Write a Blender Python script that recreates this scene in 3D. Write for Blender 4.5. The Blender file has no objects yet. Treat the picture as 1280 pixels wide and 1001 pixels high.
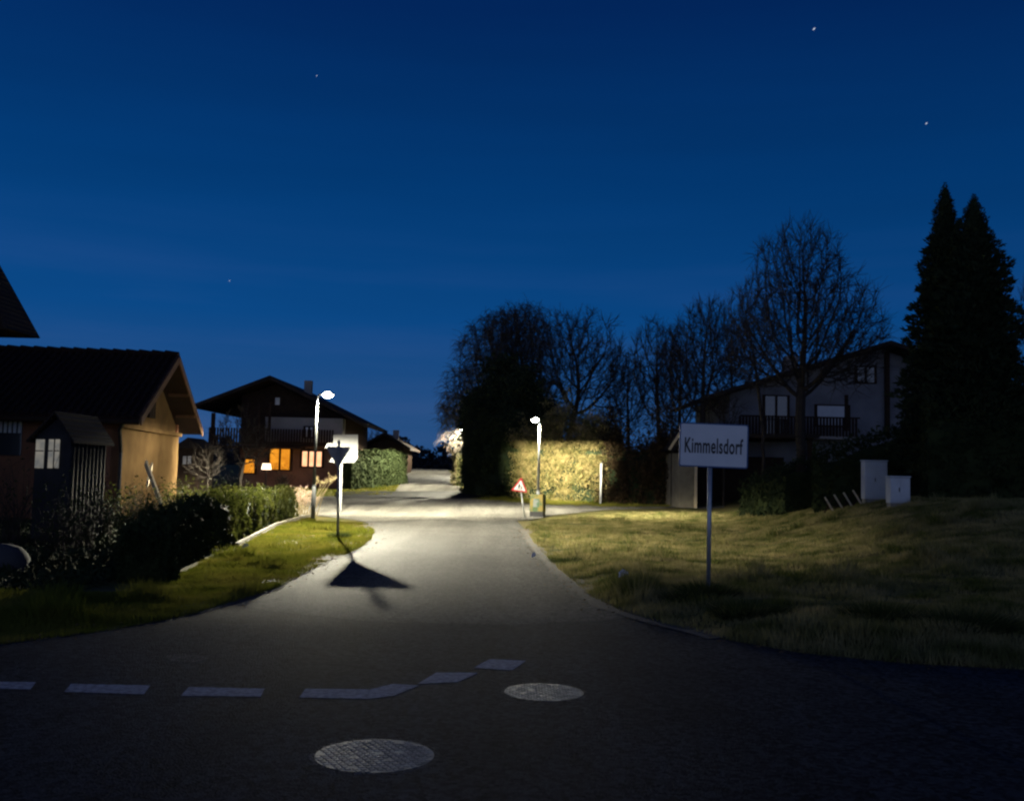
import bpy, math, random
import numpy as np
from mathutils import Vector, Matrix, noise as mnoise
random.seed(7); rng = np.random.default_rng(11)
C = bpy.context.scene.collection
PI = math.pi
# ------------------------------------------------------------------ camera
F = 1250.0; CX, CY = 640.0, 500.5; H = 1.65
PITCH = math.radians(4.2); ROLL = math.radians(1.3)
fw = Vector((0, math.cos(PITCH), math.sin(PITCH)))
r0 = Vector((1, 0, 0)); u0 = Vector((0, -math.sin(PITCH), math.cos(PITCH)))
rt = r0*math.cos(ROLL) + u0*math.sin(ROLL); up = -r0*math.sin(ROLL) + u0*math.cos(ROLL)
EYE = Vector((0, 0, H))
def ray(px, py): return (fw + rt*((px-CX)/F) - up*((py-CY)/F)).normalized()
def pz(px, py, z=0.0):
    d = ray(px, py); t = (z-H)/d.z; return EYE + d*t
def pd(px, py, Y):
    d = ray(px, py); return EYE + d*(Y/d.y)
cam = bpy.data.cameras.new('camera'); camo = bpy.data.objects.new('camera', cam); C.objects.link(camo)
cam.sensor_width = 36; cam.lens = F/1280*36; cam.clip_end = 3000; cam.clip_start = .05
M = Matrix((rt, up, -fw)).transposed().to_4x4(); M.translation = EYE
camo.matrix_world = M; bpy.context.scene.camera = camo
# ------------------------------------------------------------------ terrain
RE_PX = [(655,661),(668,679),(683,698),(702,716),(740,748),(780,766),(830,781),(900,798),(1000,816),(1130,829),(1280,837)]
RE = [pz(*p).xy for p in RE_PX]
RE = RE + [Vector((12, 8.9)), Vector((60, 8.0))]
LE_PX = [(0,803),(120,787),(230,766),(330,736),(400,701),(436,688),(455,675),(461,664),(452,654)]
LE = [Vector((-60, 8.6)), Vector((-12, 9.0))] + [pz(*p).xy for p in LE_PX]
def ss(t): t = np.clip(t, 0, 1); return t*t*(3-2*t)
def seg_dist(x, y, pts):
    best = np.full(np.shape(x), 1e9)
    for a, b in zip(pts[:-1], pts[1:]):
        dx, dy = b[0]-a[0], b[1]-a[1]
        t = np.clip(((x-a[0])*dx+(y-a[1])*dy)/(dx*dx+dy*dy), 0, 1)
        best = np.minimum(best, np.hypot(x-a[0]-t*dx, y-a[1]-t*dy))
    return best
def inside(x, y, poly):
    r = np.zeros(np.shape(x), bool); n = len(poly)
    for i in range(n):
        x1, y1 = poly[i][0], poly[i][1]; x2, y2 = poly[(i+1) % n][0], poly[(i+1) % n][1]
        if y1 == y2: continue
        c = ((y1 > y) != (y2 > y)) & (x < (x2-x1)*(y-y1)/(y2-y1)+x1)
        r ^= c
    return r
FIELD = [tuple(p) for p in RE] + [(60, 44), (1.4, 42)]
def wob(x, y, f):
    r = np.random.default_rng(int(f*10)); o_ = 0
    for k in range(9):
        a = r.uniform(0, 2*PI); q = f*r.uniform(.5, 1.8); o_ = o_+np.sin((x*np.cos(a)+y*np.sin(a))*q+r.uniform(0, 6))
    return np.clip(o_/3.2, -1, 1)
def gnp(x, y):
    x = np.asarray(x, float); y = np.asarray(y, float)
    z = 0.03*(np.clip(y, 38, 105)-42)
    k = ss((y-38)/8.0); z = np.where(y < 46, 0.03*4*k*k*.9*(y < 46), z)
    z = np.where(y >= 46, 0.03*(np.minimum(y, 108)-42), z) - np.clip(y-120, 0, 80)*.012
    ins = inside(x, y, FIELD); d = seg_dist(x, y, RE)
    z = z + np.where(ins, .17*ss((d-.05)/.9)*ss((24-y)/9), 0)
    z = z + np.where(ins, (wob(x, y, 1.1)*.035+wob(x, y, 3.3)*.018)*ss((d-.2)/1.2)*ss((38-y)/4), 0)
    x0 = 3.5+(y-12)*.16
    z = z + 1.25*ss((x-x0)/6.5)*ss((y-11)/15)*(1-.25*ss((y-45)/10))
    return z
def g(x, y): return float(gnp(np.array([x]), np.array([y]))[0])
def gp(px, py):
    d = ray(px, py); ts = np.arange(3, 260, .1)
    xs = d.x*ts; ys = d.y*ts; zs = H+d.z*ts
    hit = np.nonzero(zs < gnp(xs, ys))[0]
    t = ts[hit[0]] if len(hit) else 200
    return Vector((d.x*t, d.y*t, g(d.x*t, d.y*t)))
# ------------------------------------------------------------------ materials
def mat(name, c1, c2=None, rough=.8, scale=3.0, bump=0.0, bscale=30.0, metal=0.0, contrast=1.0, spec=.5, detail=5, wave=None, trans=0):
    m = bpy.data.materials.new(name); m.use_nodes = True; nt = m.node_tree; N = nt.nodes; L = nt.links
    b = N['Principled BSDF']; b.inputs['Roughness'].default_value = rough; b.inputs['Metallic'].default_value = metal
    b.inputs['Specular IOR Level'].default_value = spec
    tc = N.new('ShaderNodeNewGeometry')
    if c2 is None: c2 = tuple(v*.75 for v in c1)
    n = N.new('ShaderNodeTexNoise'); n.inputs['Scale'].default_value = scale; n.inputs['Detail'].default_value = detail
    L.new(tc.outputs['Position'], n.inputs['Vector'])
    r = N.new('ShaderNodeValToRGB'); w = .22/contrast
    r.color_ramp.elements[0].position = .5-w; r.color_ramp.elements[1].position = .5+w
    r.color_ramp.elements[0].color = (*c1, 1); r.color_ramp.elements[1].color = (*c2, 1)
    L.new(n.outputs['Fac'], r.inputs['Fac']); L.new(r.outputs['Color'], b.inputs['Base Color'])
    if bump:
        n2 = N.new('ShaderNodeTexNoise'); n2.inputs['Scale'].default_value = bscale; n2.inputs['Detail'].default_value = 4
        L.new(tc.outputs['Position'], n2.inputs['Vector'])
        bp = N.new('ShaderNodeBump'); bp.inputs['Strength'].default_value = bump; bp.inputs['Distance'].default_value = .02
        L.new(n2.outputs['Fac'], bp.inputs['Height']); L.new(bp.outputs['Normal'], b.inputs['Normal'])
    if wave:
        axis, sc, st, dist = wave
        wv = N.new('ShaderNodeTexWave'); wv.bands_direction = axis; wv.inputs['Scale'].default_value = sc; wv.inputs['Distortion'].default_value = 0
        L.new(tc.outputs['Position'], wv.inputs['Vector'])
        bp = N.new('ShaderNodeBump'); bp.inputs['Strength'].default_value = st; bp.inputs['Distance'].default_value = dist
        L.new(wv.outputs['Fac'], bp.inputs['Height']); L.new(bp.outputs['Normal'], b.inputs['Normal'])
    return m
def leafy(k, amt=.4):
    m = MT[k]; nt = m.node_tree; N = nt.nodes; L = nt.links; b = N['Principled BSDF']; r = [n for n in N if n.type == 'VALTORGB'][0]
    t = N.new('ShaderNodeBsdfTranslucent'); L.new(r.outputs['Color'], t.inputs['Color']); x = N.new('ShaderNodeMixShader'); x.inputs[0].default_value = amt
    L.new(b.outputs[0], x.inputs[1]); L.new(t.outputs[0], x.inputs[2]); L.new(x.outputs[0], N['Material Output'].inputs[0])
def emis(name, col, s, col2=None, scale=3):
    m = bpy.data.materials.new(name); m.use_nodes = True; nt = m.node_tree; nt.nodes.remove(nt.nodes['Principled BSDF'])
    e = nt.nodes.new('ShaderNodeEmission'); e.inputs['Color'].default_value = (*col, 1); e.inputs['Strength'].default_value = s
    if col2:
        n = nt.nodes.new('ShaderNodeTexNoise'); n.inputs['Scale'].default_value = scale
        ge = nt.nodes.new('ShaderNodeNewGeometry'); nt.links.new(ge.outputs['Position'], n.inputs['Vector'])
        r = nt.nodes.new('ShaderNodeValToRGB'); r.color_ramp.elements[0].color = (*col, 1); r.color_ramp.elements[1].color = (*col2, 1)
        r.color_ramp.elements[0].position = .35; r.color_ramp.elements[1].position = .65
        nt.links.new(n.outputs['Fac'], r.inputs['Fac']); nt.links.new(r.outputs['Color'], e.inputs['Color'])
    nt.links.new(e.outputs[0], nt.nodes['Material Output'].inputs[0]); return m
def asphalt(name, c1, c2, ragg):
    m = mat(name, c1, c2, rough=.6, scale=.9, bump=.9, bscale=60, contrast=.8, spec=.045, detail=8)
    nt = m.node_tree; N = nt.nodes; L = nt.links; b = N['Principled BSDF']; ge = [n for n in N if n.type == 'NEW_GEOMETRY'][0]
    ramp = [n for n in N if n.type == 'VALTORGB'][0]
    v = N.new('ShaderNodeTexVoronoi'); v.inputs['Scale'].default_value = 30; L.new(ge.outputs['Position'], v.inputs['Vector'])
    mr = N.new('ShaderNodeMapRange'); mr.inputs['To Min'].default_value = .3; mr.inputs['To Max'].default_value = 1.95
    sp = N.new('ShaderNodeSeparateColor'); L.new(v.outputs['Color'], sp.inputs[0]); L.new(sp.outputs[0], mr.inputs['Value'])
    mx = N.new('ShaderNodeVectorMath'); mx.operation = 'SCALE'; L.new(ramp.outputs['Color'], mx.inputs[0]); L.new(mr.outputs[0], mx.inputs['Scale'])
    L.new(mx.outputs[0], b.inputs['Base Color'])
    mpp = N.new('ShaderNodeMapping'); mpp.inputs['Scale'].default_value = (1.6, .09, 1); L.new(ge.outputs['Position'], mpp.inputs[0])
    n4 = N.new('ShaderNodeTexNoise'); n4.inputs['Scale'].default_value = 1.0; n4.inputs['Detail'].default_value = 4; L.new(mpp.outputs[0], n4.inputs['Vector'])
    mr4 = N.new('ShaderNodeMapRange'); mr4.inputs['From Min'].default_value = .3; mr4.inputs['From Max'].default_value = .7; mr4.inputs['To Min'].default_value = .72; mr4.inputs['To Max'].default_value = 1.25; L.new(n4.outputs['Fac'], mr4.inputs['Value'])
    n5 = N.new('ShaderNodeTexVoronoi'); n5.feature = 'DISTANCE_TO_EDGE'; n5.inputs['Scale'].default_value = .33; n5.inputs['Randomness'].default_value = 1
    dn = N.new('ShaderNodeTexNoise'); dn.inputs['Scale'].default_value = 1.3; dn.inputs['Detail'].default_value = 6; L.new(ge.outputs['Position'], dn.inputs['Vector'])
    da = N.new('ShaderNodeVectorMath'); da.operation = 'MULTIPLY_ADD'; L.new(dn.outputs['Color'], da.inputs[0]); da.inputs[1].default_value = (1.6,1.6,0); L.new(ge.outputs['Position'], da.inputs[2]); L.new(da.outputs[0], n5.inputs['Vector'])
    cr5 = N.new('ShaderNodeMapRange'); cr5.inputs['From Min'].default_value = 0; cr5.inputs['From Max'].default_value = .006; cr5.inputs['To Min'].default_value = .35; cr5.inputs['To Max'].default_value = 1; L.new(n5.outputs['Distance'], cr5.inputs['Value'])
    m6 = N.new('ShaderNodeMath'); m6.operation = 'MULTIPLY'; L.new(mr4.outputs[0], m6.inputs[0]); L.new(cr5.outputs[0], m6.inputs[1])
    m7 = N.new('ShaderNodeMath'); m7.operation = 'MULTIPLY'; L.new(m6.outputs[0], m7.inputs[0]); L.new(mr.outputs[0], m7.inputs[1]); L.new(m7.outputs[0], mx.inputs['Scale'])
    n3 = N.new('ShaderNodeTexNoise'); n3.inputs['Scale'].default_value = 6; n3.inputs['Detail'].default_value = 6; L.new(ge.outputs['Position'], n3.inputs['Vector'])
    mr2 = N.new('ShaderNodeMapRange'); mr2.inputs['From Min'].default_value = .35; mr2.inputs['From Max'].default_value = .65
    mr2.inputs['To Min'].default_value = ragg; mr2.inputs['To Max'].default_value = .95
    b.inputs['Roughness'].default_value = ragg
    return m
MT = {}
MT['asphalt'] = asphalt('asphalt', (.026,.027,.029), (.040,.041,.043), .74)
MT['asphalt_pale'] = asphalt('asphalt_pale', (.10,.096,.085), (.148,.141,.123), .8)
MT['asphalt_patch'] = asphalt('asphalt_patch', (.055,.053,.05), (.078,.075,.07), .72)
MT['dry_leaf'] = mat('dry_leaf', (.22,.13,.06), (.07,.045,.025), .9, 9, contrast=1.5, spec=.1)
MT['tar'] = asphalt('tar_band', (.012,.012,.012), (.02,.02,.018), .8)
MT['gravel'] = mat('gravel', (.06,.056,.047), (.12,.108,.088), .95, 14, .8, 60, contrast=1.2)
MT['paint'] = mat('road_paint', (.46,.46,.48), (.20,.20,.21), .8, 22, .5, 80, contrast=1.6, detail=8)
MT['ground'] = mat('soil_and_turf', (.07,.08,.02), (.15,.12,.05), .97, 1.3, .9, 9, contrast=1.1, spec=.1, detail=8)
MT['grass'] = mat('grass_blades', (.075,.095,.018), (.36,.30,.13), .85, 1.6, contrast=1.5, spec=.2, detail=6)
MT['grass_fresh'] = mat('grass_fresh', (.09,.11,.01), (.19,.17,.03), .85, .9, contrast=1.2, spec=.2, detail=6)
MT['tussock'] = mat('tussock', (.03,.05,.012), (.05,.06,.02), .9, 3, spec=.1)
MT['bark'] = mat('bark', (.030,.025,.021), (.048,.04,.034), .95, 5, spec=.1)
MT['birch_bark'] = mat('birch_twigs', (.04,.034,.028), (.066,.056,.046), .95, 5, spec=.1)
MT['needles'] = mat('needles', (.015,.026,.012), (.03,.04,.018), .9, 2, spec=.1)
MT['thuja'] = mat('thuja_leaf', (.028,.036,.007), (.065,.07,.014), .85, 1.4, contrast=1.4, spec=.2)
MT['thuja_dark'] = mat('thuja_dark', (.018,.028,.01), (.035,.045,.016), .9, 2, spec=.1)
MT['beech'] = mat('dry_hedge_leaf', (.085,.085,.022), (.33,.26,.11), .75, 2.2, contrast=1.5, spec=.25, detail=6)
MT['brown_leaf'] = mat('brown_leaf', (.03,.022,.012), (.07,.045,.022), .9, 2.5, contrast=1.4, spec=.1)
MT['pale_leaf'] = mat('pale_leaf', (.09,.085,.035), (.18,.15,.08), .7, 4)
MT['dead_stalk'] = mat('dry_stalk', (.34,.27,.14), (.22,.17,.09), .8, 12)
MT['plume'] = mat('plume', (.42,.31,.24), (.32,.23,.16), .95, 12)
MT['galv'] = mat('galvanised_steel', (.42,.43,.43), (.32,.33,.33), .42, 20, metal=.7)
MT['lampgrey'] = mat('lamp_pole_paint', (.10,.105,.105), (.08,.085,.085), .6, 8)
MT['signback'] = mat('sign_back', (.20,.21,.24), (.16,.17,.19), .6, 6, metal=.2)
MT['white'] = mat('white_enamel', (.72,.72,.72), (.64,.65,.65), .45, 5)
MT['board_white'] = mat('board_white', (.30,.30,.30), (.26,.265,.27), .6, 5)
MT['pwhite'] = mat('white_plastic', (.52,.55,.58), (.46,.48,.50), .55, 4)
MT['blue'] = mat('blue_border', (.03,.09,.22), (.03,.08,.2), .45)
MT['black'] = mat('black_enamel', (.012,.012,.015), (.012,.012,.014), .5)
MT['red'] = mat('red_enamel', (.42,.03,.035), (.35,.03,.03), .45)
MT['iron'] = mat('cast_iron', (.36,.335,.27), (.10,.095,.08), .5, 14, .15, 55, metal=.25, contrast=1.5, detail=8)
MT['concrete_dim'] = mat('weathered_render', (.20,.18,.13), (.14,.12,.085), .9, 3, .4, 30)
MT['concrete'] = mat('concrete', (.30,.28,.24), (.22,.20,.17), .9, 6, .4, 40)
MT['tiles'] = mat('roof_tiles', (.035,.022,.018), (.055,.03,.024), .85, 2, wave=('X', 5.2, 1.0, .05), spec=.1)
MT['tiles_dark'] = mat('roof_tiles_dark', (.03,.024,.022), (.045,.035,.03), .9, 2, wave=('X', 4, 1.0, .05), spec=.1)
MT['wood_dark'] = mat('dark_wood', (.026,.017,.013), (.042,.027,.02), .8, 5, wave=('X', 8, .6, .02), spec=.05)
MT['wood'] = mat('warm_wood', (.20,.10,.045), (.13,.065,.03), .75, 4, wave=('Y', 7, .6, .02))
MT['plaster'] = mat('tan_plaster', (.20,.122,.052), (.125,.074,.032), .9, 1.6, .3, 30, spec=.05)
MT['brickp'] = mat('orange_brick_wall', (.24,.11,.06), (.16,.075,.045), .9, 1.5, .3, 30, spec=.05)
MT['rendered'] = mat('grey_render', (.26,.24,.23), (.20,.19,.18), .9, 1.0, .3, 20, spec=.05)
MT['rendpink'] = mat('pinkish_render', (.20,.125,.085), (.10,.06,.045), .9, 1.0, .3, 20, spec=.05)
MT['housewhite'] = mat('white_render', (.19,.195,.215), (.12,.125,.14), .9, 1.1, .3, 20, spec=.05)
MT['shed_side'] = mat('stained_boards', (.012,.013,.018), (.007,.008,.012), .9, 4, spec=.03)  # side wall's shade put into a darker copy of the shed boards
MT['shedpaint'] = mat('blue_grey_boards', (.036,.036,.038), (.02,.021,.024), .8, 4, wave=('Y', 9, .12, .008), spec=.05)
MT['board'] = mat('pale_board', (.62,.50,.33), (.52,.42,.26), .8, 8)
MT['glass'] = mat('window_glass', (.03,.035,.04), (.03,.035,.04), .06, 1, spec=1.0)
MT['curtain'] = mat('white_curtain', (.75,.75,.72), (.6,.6,.58), .9, 8)
MT['stone'] = mat('boulder', (.05,.05,.056), (.028,.028,.03), .9, 3, .6, 12)
MT['paper'] = mat('paper', (.8,.79,.75), (.7,.69,.65), .8)
MT['poster_y'] = mat('yellow_poster', (.18,.13,.015), (.04,.08,.02), .6, 5, contrast=2.5)
MT['poster_w'] = mat('pale_poster', (.14,.16,.155), (.04,.09,.045), .6, 6, contrast=2.5)
MT['lamp_glow'] = emis('lamp_glow', (1, .97, .84), 60)
MT['win_warm'] = emis('lit_window', (1.0, .42, .20), 1.7, (1.0, .52, .28), 2.5)
MT['win_orange'] = emis('lit_window_orange', (.75, .28, .02), 1.4, (.5, .16, .01), 2.0)
MT['shed_glow'] = emis('dim_lit_window', (.62,.58,.50), .32, (.35,.36,.36), 6)  # emission put into the unlit shed panes so that they read bright
MT['lantern'] = emis('lantern_glow', (1, .75, .5), 4)
MT['star'] = emis('star_glow', (.75, .85, 1), .75)
MT['far'] = mat('far_dark', (.02,.026,.03), (.03,.036,.04), .95, .3, spec=.05)
MT['hill'] = mat('hill_far', (.05,.06,.075), (.06,.07,.085), .95, .05, spec=.05)  # blue-grey of distant haze put into the hill colour
for k_ in ('grass','grass_fresh','tussock','beech','pale_leaf','plume','thuja','dead_stalk'): leafy(k_)
# ------------------------------------------------------------------ mesh helper
class MB:
    def __init__(s): s.v = []; s.f = []
    def add(s, vs, fs):
        n = len(s.v); s.v += [tuple(p) for p in vs]; s.f += [tuple(i+n for i in f) for f in fs]; return s
    def box(s, c, size, R=None, taper=1.0):
        hx, hy, hz = size[0]/2, size[1]/2, size[2]/2; vs = []
        for z in (-1, 1):
            k = taper if z > 0 else 1
            for x, y in ((-1,-1),(1,-1),(1,1),(-1,1)):
                p = Vector((x*hx*k, y*hy*k, z*hz))
                if R is not None: p = R @ p
                vs.append(Vector(c)+p)
        return s.add(vs, [(3,2,1,0),(4,5,6,7),(0,1,5,4),(1,2,6,5),(2,3,7,6),(3,0,4,7)])
    def tube(s, a, b, ra, rb=None, n=8, cap=True):
        a = Vector(a); b = Vector(b); rb = ra if rb is None else rb
        d = (b-a); d = d.normalized() if d.length > 1e-9 else Vector((0,0,1))
        x = d.orthogonal().normalized(); y = d.cross(x)
        vs = [a+(x*math.cos(2*PI*i/n)+y*math.sin(2*PI*i/n))*ra for i in range(n)] + [b+(x*math.cos(2*PI*i/n)+y*math.sin(2*PI*i/n))*rb for i in range(n)]
        fs = [(i, (i+1) % n, n+(i+1) % n, n+i) for i in range(n)]
        if cap: fs += [tuple(range(n-1, -1, -1)), tuple(range(n, 2*n))]
        return s.add(vs, fs)
    def path(s, pts, rs, n=6):
        for i in range(len(pts)-1): s.tube(pts[i], pts[i+1], rs[i], rs[i+1], n)
        return s
    def prism(s, pts, d):
        """polygon of 3D points extruded along vector d"""
        n = len(pts); d = Vector(d); vs = [Vector(p) for p in pts] + [Vector(p)+d for p in pts]
        return s.add(vs, [tuple(range(n-1, -1, -1)), tuple(range(n, 2*n))] + [(i, (i+1) % n, n+(i+1) % n, n+i) for i in range(n)])
    def ball(s, c, r, seg=12, rings=8, sc=(1,1,1), jit=0, seed=0):
        vs = [Vector(c)+Vector((0,0,r*sc[2]))]; rr = random.Random(seed)
        for i in range(1, rings):
            t = PI*i/rings
            for j in range(seg):
                p = 2*PI*j/seg; k = r*(1+jit*(rr.random()-.5))
                vs.append(Vector(c)+Vector((k*math.sin(t)*math.cos(p)*sc[0], k*math.sin(t)*math.sin(p)*sc[1], k*math.cos(t)*sc[2])))
        vs.append(Vector(c)-Vector((0,0,r*sc[2]))); fs = []
        for j in range(seg): fs.append((0, 1+j, 1+(j+1) % seg))
        for i in range(rings-2):
            for j in range(seg):
                a = 1+i*seg; fs.append((a+j, a+seg+j, a+seg+(j+1) % seg, a+(j+1) % seg))
        a = 1+(rings-2)*seg; e = len(vs)-1
        for j in range(seg): fs.append((a+j, e, a+(j+1) % seg))
        return s.add(vs, fs)
def tag(o, label=None, cat=None, group=None, kind=None):
    if label: o['label'] = label
    if cat: o['category'] = cat
    if group: o['group'] = group
    if kind: o['kind'] = kind
    return o
def thing(name, label, cat, loc, group=None):
    o = bpy.data.objects.new(name, None); C.objects.link(o); o.location = loc; o.empty_display_size = .2
    return tag(o, label, cat, group)
def wloc(o):
    v = Vector((0,0,0))
    while o is not None: v += o.location; o = o.parent
    return v
def part(name, mb, m, parent=None, smooth=False, label=None, bev=0):
    """link a MB given in world coordinates as one mesh object, under parent"""
    me = bpy.data.meshes.new(name); off = wloc(parent) if parent else Vector((0,0,0))
    if isinstance(mb, tuple): V, Fc = mb; V = np.asarray(V) - np.array(off)
    else: V = [tuple(Vector(p)-off) for p in mb.v]; Fc = mb.f
    if isinstance(Fc, np.ndarray):
        me.vertices.add(len(V)); me.vertices.foreach_set('co', np.asarray(V, np.float32).ravel())
        k = Fc.shape[1]; me.loops.add(Fc.size); me.loops.foreach_set('vertex_index', Fc.astype(np.int32).ravel())
        me.polygons.add(len(Fc)); me.polygons.foreach_set('loop_start', np.arange(0, Fc.size, k, dtype=np.int32)); me.update(calc_edges=True); me.validate()
    else: me.from_pydata([tuple(p) for p in V], [], Fc); me.update()
    me.materials.append(m)
    o = bpy.data.objects.new(name, me); C.objects.link(o)
    if parent: o.parent = parent
    if smooth:
        for p in me.polygons: p.use_smooth = True
    if bev:
        b = o.modifiers.new('bevel', 'BEVEL'); b.width = bev; b.segments = 2
    if label: o['label'] = label
    return o
def poly_sheet(name, pts, z, m, kind='structure'):
    """flat polygon triangulated"""
    from mathutils.geometry import tessellate_polygon
    v = [Vector((p[0], p[1], z)) for p in pts]; tri = tessellate_polygon([v])
    fs = []
    for t in tri:
        a, b, c = (v[i] for i in t)
        fs.append(tuple(t) if (b-a).cross(c-a).z > 0 else tuple(reversed(t)))
    mb = MB().add(v, fs); o = part(name, mb, m); tag(o, kind=kind); return o
def loft(name, A, B, off, m, nl=10, step=.5, kind='structure'):
    """strip draped on the terrain between polylines A and B with the same number of points"""
    PA, PB = [], []
    for i in range(len(A)-1):
        n = max(1, int((Vector(A[i+1])-Vector(A[i])).length/step))
        for k in range(n): PA.append(Vector(A[i]).lerp(Vector(A[i+1]), k/n)); PB.append(Vector(B[i]).lerp(Vector(B[i+1]), k/n))
    PA.append(Vector(A[-1])); PB.append(Vector(B[-1]))
    P = np.array([[a.lerp(b, j/nl) for j in range(nl+1)] for a, b in zip(PA, PB)]); xs = P[..., 0].ravel(); ys = P[..., 1].ravel()
    V = np.stack([xs, ys, gnp(xs, ys)+off], 1); Fc = []
    w = nl+1
    for i in range(len(PA)-1):
        for j in range(nl): Fc.append((i*w+j, i*w+j+1, (i+1)*w+j+1, (i+1)*w+j))
    Fc = np.array(Fc); p = V[Fc[0]]
    if np.cross(p[1]-p[0], p[2]-p[0])[2] < 0: Fc = Fc[:, ::-1]
    return tag(part(name, (V, Fc), m), kind=kind)
# ------------------------------------------------------------------ ground and roads
def axis(lo, a, b, hi, fine, coarse):
    out = list(np.arange(a, b+1e-6, fine)); v, s = a, fine
    while v > lo: s = min(s*1.25, coarse); v -= s; out.insert(0, v)
    v, s = b, fine
    while v < hi: s = min(s*1.25, coarse); v += s; out.append(v)
    return np.array(out)
xs = axis(-900, -20, 24, 900, .35, 40); ys = axis(-60, 0, 62, 1400, .35, 40)
X, Y = np.meshgrid(xs, ys); Z = gnp(X, Y)
# gentle unevenness away from the roads
side_poly = [tuple(p) for p in LE] + [(-6,42),(-6, 52),(1,52),(1.0,41)] + [tuple(p) for p in RE] + [(60,-60),(-60,-60)]
rd = inside(X, Y, side_poly); dd = np.minimum(seg_dist(X, Y, RE), seg_dist(X, Y, LE))
nz = np.array([mnoise.fractal((a*.9, b*.9, 0), 1.0, 2.0, 4) for a, b in zip(X.ravel(), Y.ravel())]).reshape(X.shape)
Z = Z + np.where(rd | (Y > 38) | (Y < 8.5), 0, np.clip(nz, -.5, 1)*.03*np.where(inside(X, Y, FIELD), 0, 1)*ss((dd-.3)/1.5)*ss((38-Y)/4))
nx = len(xs); V = np.stack([X.ravel(), Y.ravel(), Z.ravel()-.012], 1)
ii, jj = np.meshgrid(np.arange(len(ys)-1), np.arange(nx-1), indexing='ij'); a = (ii*nx+jj).ravel()
part('ground', (V, np.stack([a, a+1, a+nx+1, a+nx], 1)), MT['ground'], smooth=True)
tag(bpy.data.objects['ground'], kind='structure')
# near carriageway: the through road in front plus the mouth of the side street, one asphalt sheet
L0 = gp(452,654); R0 = gp(648,655)
near = [tuple(p) for p in LE] + [(L0.x, 38.2), (R0.x-.1, 38.2)] + [tuple(p) for p in RE] + [(60, -8), (-60, -8)]
poly_sheet('road', near, .002, MT['asphalt'])
MT['asphalt_worn'] = asphalt('asphalt_worn', (.062,.060,.055), (.098,.094,.085), .74)  # paler copy of the road asphalt; lamplight falloff is put into the colour
edge_line = [pz(x_, y_+random.uniform(-1.5, 1.5)).xy for x_, y_ in [(262,757),(300,758),(345,764),(400,771),(455,776),(515,779),(575,781),(640,781),(700,779),(750,776),(800,771)]]  # made-up edge between the dim road tone and the lit street tone
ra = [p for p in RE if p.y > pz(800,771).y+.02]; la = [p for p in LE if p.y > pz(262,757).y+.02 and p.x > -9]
poly_sheet('street', [tuple(p) for p in la]+[(L0.x, 38.15), (R0.x-.15, 38.15)]+[tuple(p) for p in ra]+[tuple(p) for p in reversed(edge_line)], .0032, MT['asphalt_worn'])
def fr(Yv): return .12-.082*Yv
A = [(LE[-1].x+.2, 30.0)] ; 
# pale asphalt of the side street, from the junction up over the rise
yy = [38.0, 40, 46, 52, 58, 66, 80, 95, 112, 140]
lef, rig = [], []
for v in yy:
    if v < 38:
        xl = min((p.x for p in [pz(x_, y_) for x_, y_ in ((430,700),(463,668),(470,655))] if abs(p.y-v) < 6), default=fr(v)-1.9)
        lef.append((fr(v)-1.75, v)); rig.append((fr(v)+1.75, v))
    else: lef.append((fr(v)-2.0, v)); rig.append((fr(v)+2.0, v))
loft('street', lef, rig, .008, MT['asphalt_pale'], 12, .5)
# crossing lane, left to right behind the junction
cols = [(100,643,622),(300,643,622),(400,645,621),(456,652,621),(540,649,621),(600,651,623),(640,651,627),(664,650,629),(690,644.5,630.5),(760,637.5,632),(835,635,632.5),(905,634.5,632.5)]
An = [gp(c[0], c[1]).xy for c in cols]; Bn = [gp(c[0], c[2]).xy for c in cols]
loft('lane', An, Bn, .013, MT['asphalt_pale'], 16, .4)
loft('lane_patch', [gp(c,623.5).xy for c in (420,500,560,612)], [gp(c,614.5).xy for c in (420,500,560,612)], .035, MT['tar'], 12, .4)  # dark sheet stands in for the band of shade across the far lane
# gravel shoulders along both sides of the street mouth
def offs(pts, d):
    out = []
    for i, p in enumerate(pts):
        a = pts[max(i-1, 0)]; b = pts[min(i+1, len(pts)-1)]; t = Vector((b[0]-a[0], b[1]-a[1])).normalized()
        out.append((p[0]-t.y*d, p[1]+t.x*d))
    return out
def dens(pts, st=.25):
    out = []
    for a_, b_ in zip(pts[:-1], pts[1:]):
        n_ = max(1, int(math.dist(a_, b_)/st)); out += [(a_[0]+(b_[0]-a_[0])*k/n_, a_[1]+(b_[1]-a_[1])*k/n_) for k in range(n_)]
    return out+[pts[-1]]
def jag(pts, d, am): 
    o_ = []
    for k, p in enumerate(pts): v = offs(pts[max(0,k-1):k+2], d+am*(mnoise.noise((p[0]*2.3,p[1]*2.3,d*9))+.6*mnoise.noise((p[0]*7,p[1]*7,d)))); o_.append(v[min(k,1)])
    return o_
rp = dens([tuple(p) for p in RE[:8]]); loft('verge_gravel', jag(rp, .14, .1), jag(rp, -.16, .09), .010, MT['gravel'], 3, .3)
lp = dens([tuple(p) for p in LE[4:-2]]); loft('verge_gravel', jag(lp, .20, .1), jag(lp, -.2, .1), .010, MT['gravel'], 3, .3)
# darker repaired strip down the right half of the street mouth and small tar patches
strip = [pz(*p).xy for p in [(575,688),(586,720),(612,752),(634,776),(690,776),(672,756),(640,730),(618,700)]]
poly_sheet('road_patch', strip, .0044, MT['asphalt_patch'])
poly_sheet('road_patch', [pz(*p).xy for p in [(205,821),(222,817),(247,818),(262,823),(240,828),(214,827)]], .0044, MT['asphalt_patch'])
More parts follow.
